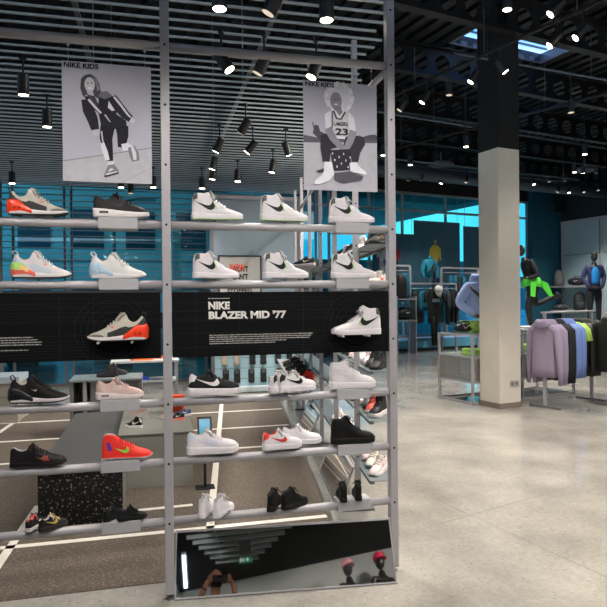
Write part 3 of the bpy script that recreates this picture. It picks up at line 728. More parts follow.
# pipes and ducts under the deck
def rod(name, pts, r, m, label, cat, n=10, group=None):
    o = MB().tube(pts, r, n).build(name, m, smooth=True); tag(o, label, cat, group)
    for t_ in (.08, .36, .64, .92):
        p = Vector(pts[0]).lerp(Vector(pts[1]), t_); MB().tube([p, (p.x, p.y, 5.9)], .006, 6).build('hanger_rod', m, o)
    return o
M_duct = mat('dull_blue_grey_duct', (70,80,90), .45, .4)
rod('ventilation_duct', [uv(3.2, 10.4, 5.0), uv(17, 10.4, 5.0)], .20, M_duct, 'round blue-grey ventilation duct below the black roof in front of the far windows', 'duct', 20)
M_pipe = mat('galvanised_conduit', (96,106,114), .35, .6)
rod('sprinkler_pipe', [uv(4.9, 3.55, 4.98), uv(12, 3.1, 4.98)], .017, M_pipe, 'thin galvanised pipe running from the column towards the side wall', 'pipe')
rod('sprinkler_pipe', [uv(3.0, 6.1, 4.95), uv(13, 6.3, 4.95)], .02, M_pipe, 'thin galvanised pipe crossing behind the column under the beams', 'pipe')
rod('sprinkler_pipe', [uv(5.6, 8.2, 4.7), uv(13, 8.2, 4.7)], .02, M_pipe, 'thin galvanised pipe closest to the round duct', 'pipe')
for k, (u_, v_) in enumerate(((6.1, 3.5), (7.6, 3.4), (6.0, 6.15), (8.4, 6.2), (4.6, 6.1))):
    pass

# ---- column
cu_, cv_ = touv(4.666, 4.395)
B = MB(); B.bb((cu_, cv_, 0), (cu_+.40, cv_+.40, 3.68)); col = struct(UM(B, 'column', mat('cream_column_paint', (212,206,192), .6, 0, .03, 5), bevel=.004))
B = MB(); B.bb((cu_-.001, cv_-.001, 3.68), (cu_+.401, cv_+.401, 5.8)); struct(UM(B, 'column_top', mat('black_column_paint', (17,18,19), .8)))
B = MB(); B.bb((cu_-.012, cv_-.012, 0), (cu_+.412, cv_+.412, .075)); struct(UM(B, 'baseboard_column', mat('taupe_skirting', (128,116,102), .5), bevel=.003))
B = MB(); B.bb((cu_+.19, cv_-.012, .30), (cu_+.35, cv_-.0005, .385)); r = UM(B, 'power_outlet', mat('outlet_grey', (170,166,160), .5), bevel=.003); tag(r, 'double grey power outlet low on the cream column', 'outlet')
for x in (.23, .31):
    B = MB(); B.tube([(cu_+x, cv_-.0125, .3425), (cu_+x, cv_-.015, .3425)], .027, 20); s = B.build('socket', mat('socket_grey', (120,118,114), .5), r)

# ---- near storefront behind the display (Y = 8.8), blue-film glass, mullions, slats
WY = 8.8
w = bpy.data.objects.new('window_1', None); COL.objects.link(w); struct(w)
MB().bb((-6.0, WY, .06), (3.2, WY+.012, 3.85)).build('window_glass', M_film2, w)
B = MB()
for x in (-6, -4.3, -2.5, -1.62, -1.50, .95, 2.4, 3.2): B.bb((x-.02, WY-.05, 0), (x+.02, WY-.002, 3.85))
for z in (0, 1.72, 3.80): B.bb((-6, WY-.045, z), (3.2, WY-.002, z+.06))
B.build('window_frame', M_steel_d, w)
B = MB(); z = 1.80
while z < 3.7: B.bb((-6, WY-.16, z), (1.9, WY-.08, z+.012)); z += .108
o = B.build('window_slats', mat('blue_grey_slat', (150,172,182), .4, .1), w)
struct(MB().bb((-2.95, 8.2, 0), (-2.62, 8.5, 3.7)).build('wall_pier', mat('grey_brown_pier', (110,106,102), .7)))
struct(MB().bb((-6.1, WY-.02, 3.85), (3.25, WY+.12, 5.9)).build('wall_back_header', M_black_c))
struct(MB().bb((-9, -9.3, 0), (-8.9, 30, 6)).build('wall_outer_left', M_black_c)) if 0 else None

# ---- far storefront
fu, fv = touv(7.508, 14.639)
fw_ = bpy.data.objects.new('window_2', None); COL.objects.link(fw_); fw_.rotation_euler = (0, 0, BA); struct(fw_)
FU0, FU1 = fu-4.2, fu+5.5
MB().bb((FU0, fv+.05, .4), (FU1, fv+.062, 4.9)).build('window_glass', M_film, fw_)
B = MB()
for px in (FU0, fu-2.5, fu-1.1, fu+.13, fu+1.85, fu+3.6, FU1-.5, FU1-.04): B.bb((px-.035, fv-.02, .35), (px+.035, fv+.04, 4.95))
for z in (.35, 4.35, 4.9): B.bb((FU0, fv-.02, z), (FU1, fv+.04, z+.07))
B.build('window_frame', mat('pale_grey_frame', (160,168,170), .4, .3), fw_)
M_bluep = mat('light_blue_plinth', (92,170,196), .5)
MB().bb((FU0, fv-.75, 0), (FU1, fv-.02, .30)).build('window_sill', M_bluep, fw_)
MB().bb((FU0, fv-.76, -.0), (FU1, fv-.745, .07)).build('window_sill_shadow_strip', M_black, fw_)  # solid black strip paints in the shade at the sill foot
struct(UM(MB().bb((FU0-1, fv-.02, 4.97), (FU1+.05, fv+.2, 5.95)), 'wall_far_header', M_black_c))
# corner and side wall
KU = 17.2
struct(UM(MB().bb((FU1-.10, fv-.30, 0), (KU, fv-.1, 5.9)), 'wall_far_corner', M_teal_wall))
struct(UM(MB().bb((KU, -9, 0), (KU+.2, fv, 5.9)), 'wall_right', M_dark_wall))
# ------------------------------------------------------------------ shoe wall running back from the display (turned 8.5 degrees)
GA = -math.radians(8.5); GX, GY = 1.387, 1.013
def gl(x, t, z=0.):
    return Vector((GX+x*math.cos(GA)-t*math.sin(GA), GY+x*math.sin(GA)+t*math.cos(GA), z))
def to_g(o, x, t, z, rz=0.): o.location = gl(x, t, z); o.rotation_euler = (0, 0, GA+rz); return o
go = thing('shoe_gondola', 'long grey shoe gondola receding behind the display frame, shelves on both sides', 'shelving', (GX, GY, 0), GA)
for k in range(7): post(go, 0, 1.05*k, 3.46 if k < 3 else 3.3, w=.040, d=.040, face=(k in (0, 2)))
for k in range(6):
    t0 = 1.05*k
    for z in (2.88,): MB().tube([(0, t0+.02, z), (0, t0+1.03, z)], .019, 12).build('rail', M_steel, go, smooth=True)
GZR = (.33, .735, 1.07, 1.64, 1.93)
for z in GZR:
    B = MB(); B.bb((.01, -.40, z-.022), (.04, 5.3, z-.004)); B.bb((.18, -.40, z-.022), (.20, 5.3, z-.004)); B.bb((.01, -.40, z-.004), (.205, 5.3, z))
    for k in range(7): B.bb((.0, 1.05*k-.012, z-.03), (.20, 1.05*k+.012, z-.02))
    B.build('shelf', mat('shelf_dull_teal_grey', (96,106,108), .35), go)
for z in (.62, 1.93):
    B = MB(); B.bb((-.30, 2.12, z-.012), (-.03, 5.3, z)); B.bb((-.31, 2.12, z-.02), (-.295, 5.3, z+.006)); B.build('shelf', M_steel, go)
for k in (0, 2, 4, 6): 
    B = MB(); B.bb((-.12, 1.05*k-.03, .0), (.12, 1.05*k+.03, .018)); B.build('base_foot', M_steel_d, go, bevel=.003)
def gmir(t, label):
    o = foot_mirror(label, (0,0,0), 0, 1.0)
    # bottom edge out on the -x side, top leaning on the posts
    p = gl(-.17, t+1.02, .01); o.location = p; o.rotation_euler = (0, 0, GA-PI/2)
    return o
gmir(0, 'foot mirror reflecting the track lines at the near end of the shoe gondola')
gmir(2.1, 'foot mirror farther along the shoe gondola, glowing blue from the windows')

def simple(kind, up_, sole, logo=None, lin_=None, L=.25, label='', group=None, extra=None):
    c = dict(upper=up_, sole=sole, outsole=sole, lining=lin_ or up_, lace=up_, tongue=up_)
    if logo: c['logo'] = logo
    if extra: c.update(extra)
    return make_shoe(kind, c, label, L=L, detail=False, group=group)
GG = 'sneakers on the shoe gondola'
# near bays, visible between the rails of the display
n1 = simple('runner', (214,206,196), (222,216,210), (60,60,60), label='cream runner at the start of the gondola shelf level with the third rail', group=GG)
to_g(n1, .15, .10, 1.07, PI)
seq = [
 ('runner', (52,52,50), (34,34,34), (180,150,60), 'dark olive runner', .05, 1.93), ('runner', (40,41,40), (30,30,30), (190,170,70), 'black runner with yellow marks', .24, 1.93),
 ('blazer', (214,210,206), (222,218,216), (40,40,40), 'white high top', .75, 1.93), ('runner', (36,36,36), (220,216,212), None, 'black runner on white sole', 1.0, 1.93),
 ('low', (216,208,200), (222,216,210), (214,70,60), 'white sneaker with red tongue mark', .08, 1.55), ('low', (212,206,198), (222,216,210), (214,70,60), 'cream sneaker with red tongue mark', .26, 1.55), ('low', (206,202,194), (222,216,210), (200,60,50), 'off-white sneaker with red tongue mark', .44, 1.55), ('low', (208,206,200), (222,216,210), (60,60,60), 'white sneaker with dark stripe', .64, 1.55),
 ('air', (34,36,38), (40,40,42), (120,110,70), 'black slide-like runner', .06, 1.07), ('runner', (38,42,44), (60,60,60), (90,90,90), 'charcoal runner', .25, 1.07), ('runner', (206,190,192), (216,206,206), (180,150,150), 'pale pink runner', .44, 1.07), ('low', (214,210,206), (220,216,214), (40,40,40), 'white low sneaker with black stripe', .66, 1.07), ('runner', (200,196,190), (214,210,204), (90,90,80), 'light grey runner', .86, 1.07), ('runner', (180,160,150), (210,204,198), (120,90,80), 'sand coloured runner', 1.07, 1.07),
 ('mid', (38,38,38), (212,208,206), None, 'black high top on white sole', .10, .735), ('runner', (196,80,66), (222,214,210), (40,40,40), 'coral red and black runner', .30, .735), ('runner', (74,78,80), (60,60,62), None, 'slate grey runner', .52, .735), ('runner', (214,206,196), (220,214,206), (70,70,70), 'cream runner with dark stripe', .74, .735), ('runner', (190,186,180), (214,210,204), (70,70,70), 'ash grey runner', .95, .735),
 ('runner', (210,196,194), (220,212,210), (196,160,160), 'blush white runner', .10, .33), ('runner', (208,202,190), (110,130,160), (80,86,50), 'cream runner with blue sole and olive collar', .34, .33), ('runner', (200,184,184), (216,208,206), (150,60,70), 'white runner with burgundy patch', .58, .33), ('low', (206,204,200), (216,210,206), (60,60,60), 'white low sneaker', .82, .33),
]
lev = {1.93: 'top gondola shelf', 1.64: 'second gondola shelf', 1.07: 'middle gondola shelf', .735: 'fourth gondola shelf', .33: 'bottom gondola shelf'}
n1.location = gl(.16, 2.05, 1.07); n1['label'] = 'cream runner farthest along the middle gondola shelf before the dark trainers'
import collections
last = collections.defaultdict(float); protos = collections.defaultdict(list)
for kd, u_, s_2, lg, nm, t, z in seq:
    t = -.24+(t-.05)*.86; z = 1.64 if z == 1.55 else z
    o = simple(kd, u_, s_2, lg, lin_=(60,58,56) if sum(u_) < 300 else (196,188,184), label='%s pointing out from the %s' % (nm, lev[z]), group=GG)
    to_g(o, .115, t, z, PI*(1.36+.05*math.sin(t*9))); last[z] = t; protos[z].append((o, nm))
for z in GZR:
    t = last[z]+.21; i = 0
    while t < 1.9:
        o, nm = protos[z][i % len(protos[z])]; c = copy_tree(o, (0,0,0), 0, '%s farther back along the %s' % (nm, lev[z]), GG); to_g(c, .115, t, z, PI*(1.36+.04*math.sin(t*9))); t += .19; i += 1
# left side of the gondola, farther bays: dark trainers in a row on the upper and the low shelf
base = simple('runner', (46,46,44), (196,192,188), (210,206,200), label='black and white trainer on the high aisle-side gondola shelf', group='trainers on the aisle-side shelves')
to_g(base, -.16, 2.30, 1.93, PI*.95)
cam_ = simple('runner', (84,78,56), (60,58,54), (150,140,100), label='camouflage brown trainer on the high aisle-side gondola shelf', group='trainers on the aisle-side shelves')
to_g(cam_, -.16, 2.75, 1.93, PI*.95)
row_lab = 'small dark trainer in the row on the aisle-side gondola shelf'
for i, t in enumerate((2.52, 3.0, 3.25, 3.5, 3.75, 4.0, 4.25, 4.5)):
    o = copy_tree(base if i % 3 else cam_, gl(-.16, t, 1.93), 0, row_lab+' near the ceiling', 'trainers on the upper aisle-side shelf'); o.rotation_euler = (0, 0, GA+PI*.95)
redk = simple('mid', (206,44,34), (190,40,34), (30,30,30), label='red high top on the low aisle-side gondola shelf', group='trainers on the aisle-side shelves'); to_g(redk, -.165, 2.42, .62, PI*.9)
blk = simple('mid', (34,34,34), (30,30,30), None, label='black high top beside the red one on the low aisle-side shelf', group='trainers on the aisle-side shelves'); to_g(blk, -.165, 2.65, .62, PI*.9)
for i, t in enumerate((2.9, 3.15, 3.4, 3.65, 3.9, 4.15, 4.4)):
    o = copy_tree(blk if i % 2 else base, gl(-.165, t, .62), 0, row_lab+' near the floor', 'trainers on the lower aisle-side shelf'); o.rotation_euler = (0, 0, GA+PI*.9)

# second, shorter gondola behind, only its bright uprights show
g2 = thing('shoe_gondola', 'pale grey open shoe rack standing behind the framed sign wall', 'shelving', gl(-.35, 7.0, 0), GA)
for x in (-.2, .1, .4): post(g2, x, 0, 3.0, face=False, w=.07, d=.04)
for z in (.4, 1.0, 1.6, 2.2): MB().bb((-.25, -.15, z), (.45, .15, z+.02)).build('shelf', M_steel, g2)

# ------------------------------------------------------------------ low plinths and boxes on the track
M_gbox = mat('grey_plinth', (112,113,110), .55, 0, .03); M_gtop = mat('bluish_grey_top', (128,140,142), .25, 0, .03)
M_lbox = mat('greige_plinth', (146,144,136), .6, 0, .03)
r = thing('display_bench', 'low bench with grey top and black speckled rubber end facing the rails', 'bench', (-.57, 1.25, 0))
MB().bb((-.275, .02, .0), (.275, 2.25, .378)).build('bench_body', M_gbox, r, bevel=.003)
MB().bb((-.28, -.002, .0), (.28, .02, .378)).build('rubber_front', M_rubber, r)
MB().bb((-.285, -.01, .378), (.285, 2.26, .395)).build('bench_top', mat('matt_grey_top', (80,80,80), .5), r, bevel=.002)
r = thing('display_table', 'open grey cube table with two black shoes on top', 'table', (-.60, 4.23, 0))
MB().bb((-.41, -.02, .63), (.41, .55, .655)).build('tabletop', M_gtop, r, bevel=.002)
for x in (-.385, .385): MB().bb((x-.02, 0, 0), (x+.02, .53, .63)).build('side_panel', M_gbox, r)
MB().bb((-.365, .50, 0), (.365, .53, .63)).build('back_panel', M_gbox, r)
MB().bb((-.365, .02, .30), (.365, .50, .32)).build('shelf', M_steel, r)
MB().bb((-.18, .04, 0), (.365, .06, .63)).build('front_panel', mat('cube_front_grey', (122,122,118), .5), r); MB().bb((-.26, 0, 0), (-.22, .03, .63)).build('front_post', M_steel, r)
o = simple('runner', (38,38,40), (34,34,34), label='black runner with chunky sole on top of the grey cube table', group=None); o.location = (-.60, 4.42, .656); o.rotation_euler = (0,0,PI)
o = simple('mid', (44,44,46), (40,40,40), label='dark grey trainer leaning behind the black runner on the cube table', group=None); o.location = (-.50, 4.60, .656); o.rotation_euler = (0,0,.2)
r = thing('display_plinth', 'long low greige plinth behind the post with small shoes on its top', 'plinth', (-.05, 2.0, 0))
MB().bb((-.30, 0, .0), (.30, 1.5, .44)).build('plinth_body', M_lbox, r, bevel=.003)
MB().bb((-.31, -.01, .44), (.31, 1.51, .452)).build('plinth_top', mat('plinth_top_grey', (120,120,114), .5), r, bevel=.002)
r = thing('shoe_box', 'pale grey shoe box with thin orange stripe mark standing on the low plinth', 'box', (-.21, 2.72, .452))
MB().bb((-.09, -.05, 0), (.09, .05, .16)).build('box_body', mat('box_pale', (190,186,180), .7), r)
MB().bb((-.093, -.053, .13), (.093, .053, .165)).build('box_lid', mat('box_lid_pale', (200,196,190), .7), r)
B = MB()
for a, b in zip([(-.05,.07),(-.03,.055),(.0,.055),(.05,.085)], [(-.05,.07),(-.03,.062),(.0,.064),(.05,.085)]): pass
B.tube([(.06,-.051,.085),(.0,-.051,.06),(-.045,-.051,.06),(-.055,-.051,.075),(-.045,-.051,.09),(.06,-.051,.09)], .0022, 6); B.build('stripe_mark', mat('orange_print', (226,112,70), .6), r)
o = simple('mid', (34,34,34), (222,218,214), (224,220,216), label="child's black and white high top in front of the pale shoe box", L=.16, extra=dict(toe=(222,220,216), heel=(222,218,214), eye=(34,34,34))); o.location = (-.24, 2.30, .452); o.rotation_euler = (0, 0, PI-.35)
r = thing('shoe_riser', 'bright orange open box stand beside the post on the low plinth', 'display riser', (.13, 2.95, .452))
B = MB(); B.bb((-.10,-.05,.14),(.10,.05,.17)); B.bb((-.10,-.05,0),(-.075,.05,.14)); B.bb((.075,-.05,0),(.10,.05,.14)); B.bb((-.075,.04,0),(.075,.05,.14)); B.build('orange_shell', mat('orange_card', (226,84,44), .6), r)
for i, (cx, cy, cc, s2, lb) in enumerate(((.05, 2.62, (190,178,176), (222,216,214), 'multicolour runner with pale mesh'), (.14, 2.55, (42,42,46), (226,120,100), 'black runner with coral sole'), (.21, 2.72, (70,92,130), (214,210,208), 'blue and white runner'))):
    o = simple('runner', cc, s2, (220,216,212), label="child's "+lb+' in front of the orange box', L=.15); o.location = (cx, cy, .452); o.rotation_euler = (0, 0, PI-.5+.3*i)
r = thing('screen_stand', 'slim black floor stand with a small glowing blue tablet', 'screen stand', (.34, 1.86, 0))
MB().bb((-.10, -.08, 0), (.10, .08, .012)).build('base_plate', M_black, r, bevel=.002); MB().bb((-.015, -.012, .012), (.015, .012, .50)).build('pole', M_black, r, bevel=.002)
r.scale = (.78,.78,.92)
RXm = Matrix.Rotation(-.5, 3, 'X')
MB().box((0, -.01, .55), (.15, .012, .20), M=RXm).build('tablet_case', M_black, r, bevel=.003); MB().box((0, -.0175, .5535), (.115, .003, .155), M=RXm).build('screen', mat('tablet_screen', (60,150,180), .2, emit=(70,150,175), estr=.25), r)
r = thing('display_table', 'pale table behind the cube table with an orange shoe on it', 'table', (-.15, 5.2, 0))
MB().bb((-.45, -.25, .76), (.42, .25, .785)).build('tabletop', mat('pale_top', (190,196,196), .3), r); MB().bb((-.43, -.23, .50), (.40, .23, .515)).build('shelf', mat('pale_shelf', (170,178,180), .4), r)
for x in (-.42, .39):
    for y in (-.22, .22): MB().bb((x-.015, y-.015, 0), (x+.015, y+.015, .76)).build('leg', M_steel, r)
o = simple('flat', (232,92,40), (236,120,60), (40,40,40), label='bright orange low shoe lying on the pale table', L=.30); o.location = (-.20, 5.05, .786); o.rotation_euler = (0,0,.1)
o = simple('runner', (60,62,60), (230,100,50), label='dark runner with orange sole behind the orange shoe', L=.28); o.location = (-.05, 5.25, .786); o.rotation_euler = (0,0,-.1)
o = simple('runner', (30,70,190), (40,90,210), label='bright blue shoe on the lower shelf of the pale table', L=.22); o.location = (-.22, 5.10, .516); o.rotation_euler = (0,0,.2)
o = simple('low', (216,214,210), (222,218,214), label='white shoe with raised strap in front of the pale table', L=.24); o.location = (-.20, 3.30, .452); o.rotation_euler = (0,0,.3)
r = thing('display_block', 'pale block with bluish top by the storefront glass beside the cube table', 'display block', (-2.10, 5.6, 0))
MB().bb((-.40, -.30, 0), (.33, .30, .52)).build('block_body', mat('block_grey', (150,144,136), .6), r); MB().bb((-.42, -.32, .52), (.35, .32, .60)).build('block_top', mat('block_top', (176,190,198), .3), r)
for z in (.17, .34): MB().bb((-.405, -.305, z), (.335, -.299, z+.008)).build('groove', M_steel_d, r)

# ------------------------------------------------------------------ slat wall unit with socks and framed sign
SX0, SX1, SY = .955, 2.42, 7.15
r = thing('slat_wall_unit', 'free-standing wall unit with frosted upper panel and sock panel tinted blue by window light', 'display wall', (0, SY, 0))
for x in (SX0-.03, SX1+.03): MB().bb((x-.03, -.03, 0), (x+.03, .03, 3.38)).build('post', M_steel_d, r)
M_frost = mat('frosted_panel', (124,140,152), .5, 0, .03, 2)
MB().bb((SX0, -.01, 1.50), (SX1, .01, 3.30)).build('upper_panel', M_frost, r); MB().bb((SX0, -.02, 3.30), (SX1, .02, 3.36)).build('top_rail', M_steel, r)
lp = MB().bb((SX0, -.01, .10), (SX1, .01, 1.48)).build('lower_panel', mat('window_tinted_panel', (150,182,194), .45, 0, .02), r)  # blue of the window light is put into both panel colours
B = MB()
for z in (.22, .40, .58, .76, .94, 1.12, 1.30): B.bb((SX0, -.012, z), (SX1, -.0095, z+.008))
B.build('slat_groove', M_steel_d, lp); MB().bb((SX0, -.2, .02), (SX1, .02, .10)).build('base', mat('pale_base', (180,190,194), .4), r)
r = thing('framed_sign', "dark framed sign reading CAN'T BE STOPPED with red overprint", 'sign', (1.39, SY-.10, 1.93))
FW, FH = .37, .40
MB().bb((-FW+.02, 0, -FH+.02), (FW-.02, .01, FH-.02)).build('backing', mat('sign_paper', (160,161,156), .6), r)
B = MB(); B.bb((-FW, -.01, -FH), (-FW+.025, .02, FH)); B.bb((FW-.025, -.01, -FH), (FW, .02, FH)); B.bb((-FW+.025, -.01, FH-.025), (FW-.025, .02, FH)); B.bb((-FW+.025, -.01, -FH), (FW-.025, .02, -FH+.025)); B.build('frame', M_black, r)
Mk = mat('sign_black_ink', (26,26,28), .6)
fit_text(r, "WON'T", -.14, .12, .28, .10, Mk, y=-.003, bold=.045, name='sign_word'); fit_text(r, "CAN'T", -.14, -.01, .28, .10, Mk, y=-.003, bold=.045, name='sign_word'); fit_text(r, 'BE', -.06, -.13, .13, .09, Mk, y=-.003, bold=.045, name='sign_word'); fit_text(r, 'STOPPED.', -.22, -.235, .44, .075, Mk, y=-.003, bold=.045, name='sign_word')
fit_text(r, 'WOW', -.19, .13, .27, .13, mat('sign_red_ink', (206,66,34), .6), y=-.005, bold=.04, name='red_overprint')
# legs that hold the sign up in front of the panel
MB().bb((-.3, .01, -.02), (.3, .09, .02)).build('wall_bracket', M_steel_d, r)
# red lettering banner seen low on the near storefront
r = thing('window_sticker', 'red and white lettered sticker on the blue glass next to the middle post', 'sticker', (.40, WY-.07, 1.65))
MB().bb((-.22, -.004, -.11), (.42, .0, .13)).build('sticker_film', mat('sticker_blue', (110,170,190), .4), r); fit_text(r, 'NEW', -.16, -.06, .50, .15, mat('sticker_red', (190,40,60), .5), y=-.006, bold=.03, name='red_lettering')
sk = thing('hanging_socks', 'pair of black socks hanging from a hook on the blue-tinted panel', 'socks', (0, 0, 0), group='black sock packs on the pale blue panel')
B = MB(); q = []
for z, w_, d_ in ((.10,.028,.012),(.09,.052,.02),(.0,.054,.022),(-.06,.05,.022),(-.11,.056,.026),(-.135,.048,.02),(-.14,.02,.01)): q.append([Vector((w_*math.cos(a*PI/6), d_*math.sin(a*PI/6)-.02, z)) for a in range(12)])
B.loft(q).build('sock_pair', mat('sock_black', (26,28,28), .9), sk, smooth=True); MB().bb((-.03, -.045, .03), (.03, -.040, .09)).build('paper_band', mat('sock_band', (70,74,74), .7), sk); MB().tube([(0, .02, .13), (0, -.03, .13), (0, -.03, .09)], .004, 6).build('hook', M_steel_d, sk)
sk.location = (1.14, SY-.015, .29)
for z, xs_, in ((.29, (1.33, 1.58, 1.79, 2.06, 2.26)), (.60, (1.12, 1.33, 1.60, 1.79, 2.05, 2.25))):
    for x in xs_:
        wh = z == .60 and x < 1.4
        c = copy_tree(sk, (x, SY-.015, z), 0, 'pair of black socks hanging from a hook on the blue-tinted panel' if not wh else 'pair of beige socks in the upper row at the end of the sock panel', 'black sock packs on the pale blue panel' if not wh else 'beige sock packs on the pale blue panel')
        if wh:
            for ch in list(COL.objects):
                if ch.parent == c and ch.name.startswith('sock_pair'): ch.data = ch.data.copy(); ch.data.materials[0] = mat('sock_beige', (176,164,150), .9)
# ------------------------------------------------------------------ skin figures
def skin(name, m, parent, J, Ed, root, loc=(0,0,0), rz=0., sub=2):
    """J: {joint: (x, y, z, radius[, radius_y])}; Ed: pairs"""
    ks = list(J); me = bpy.data.meshes.new(name); me.from_pydata([J[k][:3] for k in ks], [(ks.index(a), ks.index(b)) for a, b in Ed], [])
    o = bpy.data.objects.new(name, me); COL.objects.link(o)
    q = o.modifiers.new('skin', 'SKIN'); sv_ = me.skin_vertices[0].data
    for i, k in enumerate(ks):
        r = J[k][3]; sv_[i].radius = (r, J[k][4] if len(J[k]) > 4 else r); sv_[i].use_root = (k == root)
    q.use_smooth_shade = True
    s = o.modifiers.new('sub', 'SUBSURF'); s.levels = sub; s.render_levels = sub
    dg = bpy.context.evaluated_depsgraph_get(); me2 = bpy.data.meshes.new_from_object(o.evaluated_get(dg)); bpy.data.objects.remove(o)
    for p in me2.polygons: p.use_smooth = True
    me2.materials.clear(); me2.materials.append(m)
    o = bpy.data.objects.new(name, me2); COL.objects.link(o); o.location = loc; o.rotation_euler = (0, 0, rz)
    if parent is not None: o.parent = parent
    return o
M_man = mat('charcoal_mannequin', (40,38,37), .28, 0, .03)
def pt(a, b, t): return tuple(a[i]+(b[i]-a[i])*t for i in range(3))
def body(J, **kw):
    """joints for a standing human figure about 1.8 m, overridden by kw (x,y,z); faces -Y"""
    D = dict(pel=(0,0,.95), wst=(0,0,1.10), chs=(0,0,1.32), nck=(0,.01,1.50), nk2=(0,.0,1.57),
             sL=(.17,.01,1.43), eL=(.24,.03,1.14), wL=(.25,-.04,.88), hL=(.25,-.06,.79), sR=(-.17,.01,1.43), eR=(-.24,.03,1.14), wR=(-.25,-.04,.88), hR=(-.25,-.06,.79),
             pL=(.09,0,.90), kL=(.10,-.01,.50), aL=(.11,.02,.08), tL=(.12,-.13,.035), pR=(-.09,0,.90), kR=(-.10,-.01,.50), aR=(-.11,.02,.08), tR=(-.12,-.13,.035))
    D.update(kw); R_ = dict(pel=(.155,.105), wst=(.125,.09), chs=(.16,.105), nck=(.06,.06), nk2=(.05,.05), s=.056, e=.042, w=.028, h=.026, p=.092, k=.058, a=.038, t=.034)
    out = {}
    for k, v in D.items():
        r = R_[k] if k in R_ else R_[k[0]]; out[k] = tuple(v)+((r,) if not isinstance(r, tuple) else r)
    return out
ED = [('pel','wst'),('wst','chs'),('chs','nck'),('nck','nk2'),('chs','sL'),('sL','eL'),('eL','wL'),('wL','hL'),('chs','sR'),('sR','eR'),('eR','wR'),('wR','hR'),('pel','pL'),('pL','kL'),('kL','aL'),('aL','tL'),('pel','pR'),('pR','kR'),('kR','aR'),('aR','tR')]
def egg_head(B, c, R=None, s=1.):
    B.ell(c, (.075*s, .095*s, .118*s), 20, 14, R=R)
def grow(J, keys, g):
    return {k: (v[0], v[1], v[2])+tuple(r+g for r in v[3:]) for k, v in J.items() if k in keys}
def sub_ed(keys): return [e for e in ED if e[0] in keys and e[1] in keys]
def clothed(root, J, top=None, bottom=None, shoes_=None, sleeve='long', legs='long', g=.016, mt=None, mb_=None):
    if top:
        ks = ['pel','wst','chs','nck','sL','eL','sR','eR']+(['wL','wR'] if sleeve == 'long' else [])
        JJ = grow(J, ks, g); 
        if sleeve == 'short':
            for q in 'LR': a, b = J['s'+q], J['e'+q]; JJ['e'+q] = pt(a, b, .75)+(J['e'+q][3]+g+.012,)
        x = JJ['nck']; JJ['nck'] = (x[0], x[1], x[2]-.03, .07, .065); x = JJ['chs']; skin(top, mt, root, JJ, sub_ed(ks), 'pel')
    if bottom:
        ks = ['pel','wst','pL','kL','pR','kR']+(['aL','aR'] if legs == 'long' else [])
        JJ = grow(J, ks, g*.8)
        if legs == 'short':
            for q in 'LR': a, b = J['p'+q], J['k'+q]; JJ['k'+q] = pt(a, b, .8)+(J['k'+q][3]+g+.02,)
        w_ = JJ['wst']; JJ['wst'] = (w_[0], w_[1], (w_[2]+JJ['pel'][2])/2, JJ['pel'][3]*.9, JJ['pel'][4]*.9); skin(bottom, mb_, root, JJ, sub_ed(ks), 'pel')

# ------------------------------------------------------------------ garments on hangers
def garment(root, m, W=.50, H=.66, D=.055, sleeve=.60, hood=False, name='garment_body', seed=1, splay=.10, sr=.062):
    """front faces -Y, hangs from z = 0 (the bar)"""
    rnd = random.Random(seed); B = MB(); q = []
    prof = [(-.07,.08,.6),(-.085,.13,.8),(-.12,.22,.9),(-.17,.245,1.),(-.30,.235,1.),(-.45,.235,1.),(-.60,.24,1.05),(-.60-.10*H/.66,.235,1.)]
    k = W/.5
    for z, w_, d_ in prof:
        zz = -.07+(z+.07)*H/.63
        ring = []
        for a in range(28):
            an = 2*PI*a/28; f = 1+.16*math.sin(an*5+zz*6+seed)*min(1, -zz/.3)
            ring.append(Vector((w_*k*math.cos(an), D*d_*f*math.sin(an)*(.75+.25*abs(math.sin(an))), zz)))
        q.append(ring)
    B.loft(q); B.build(name, m, root, smooth=True)
    for sd in (-1, 1):
        B = MB(); x0 = .215*k
        pts = [(sd*x0*.8, 0, -.115), (sd*(x0+.045), -.005, -.19), (sd*(x0+.055+splay*.4), -.015, -.19-sleeve*.35), (sd*(x0+.05+splay*.8), -.03, -.19-sleeve*.7), (sd*(x0+.045+splay), -.035, -.19-sleeve)]
        if sleeve < .3: pts = [(sd*x0*.8, 0, -.115), (sd*(x0+.04), 0, -.19), (sd*(x0+.07), -.01, -.19-sleeve)]
        B.tube(pts, [sr*.9, sr*1.05, sr, sr*.85, sr*.62] if len(pts) == 5 else [sr*.9, sr*1.1, sr*1.1], 12)
        B.build('sleeve', m, root, smooth=True)
    if hood:
        B = MB(); q = []
        for t in range(7):
            a = t/6; z = -.035-.10*a; w_ = .075+.06*math.sin(a*PI*.6); q.append([Vector((w_*math.cos(an), .035+.055*math.sin(an)-.02*a, z+.015*math.cos(an*2))) for an in [2*PI*j/16 for j in range(16)]])
        B.loft(q); B.build('hood', m, root, smooth=True)
def hanger(root):
    B = MB(); B.tube([(-.20, 0, -.14), (-.1, 0, -.10), (0, 0, -.075), (.1, 0, -.10), (.20, 0, -.14)], .006, 8)
    B.tube([(0,0,-.075),(0,0,-.03),(.006,0,.0),(.016,0,.045),(.012,0,.060),(0,0,.074),(-.014,0,.064)], .0025, 6); B.build('hanger', M_black, root, smooth=True)

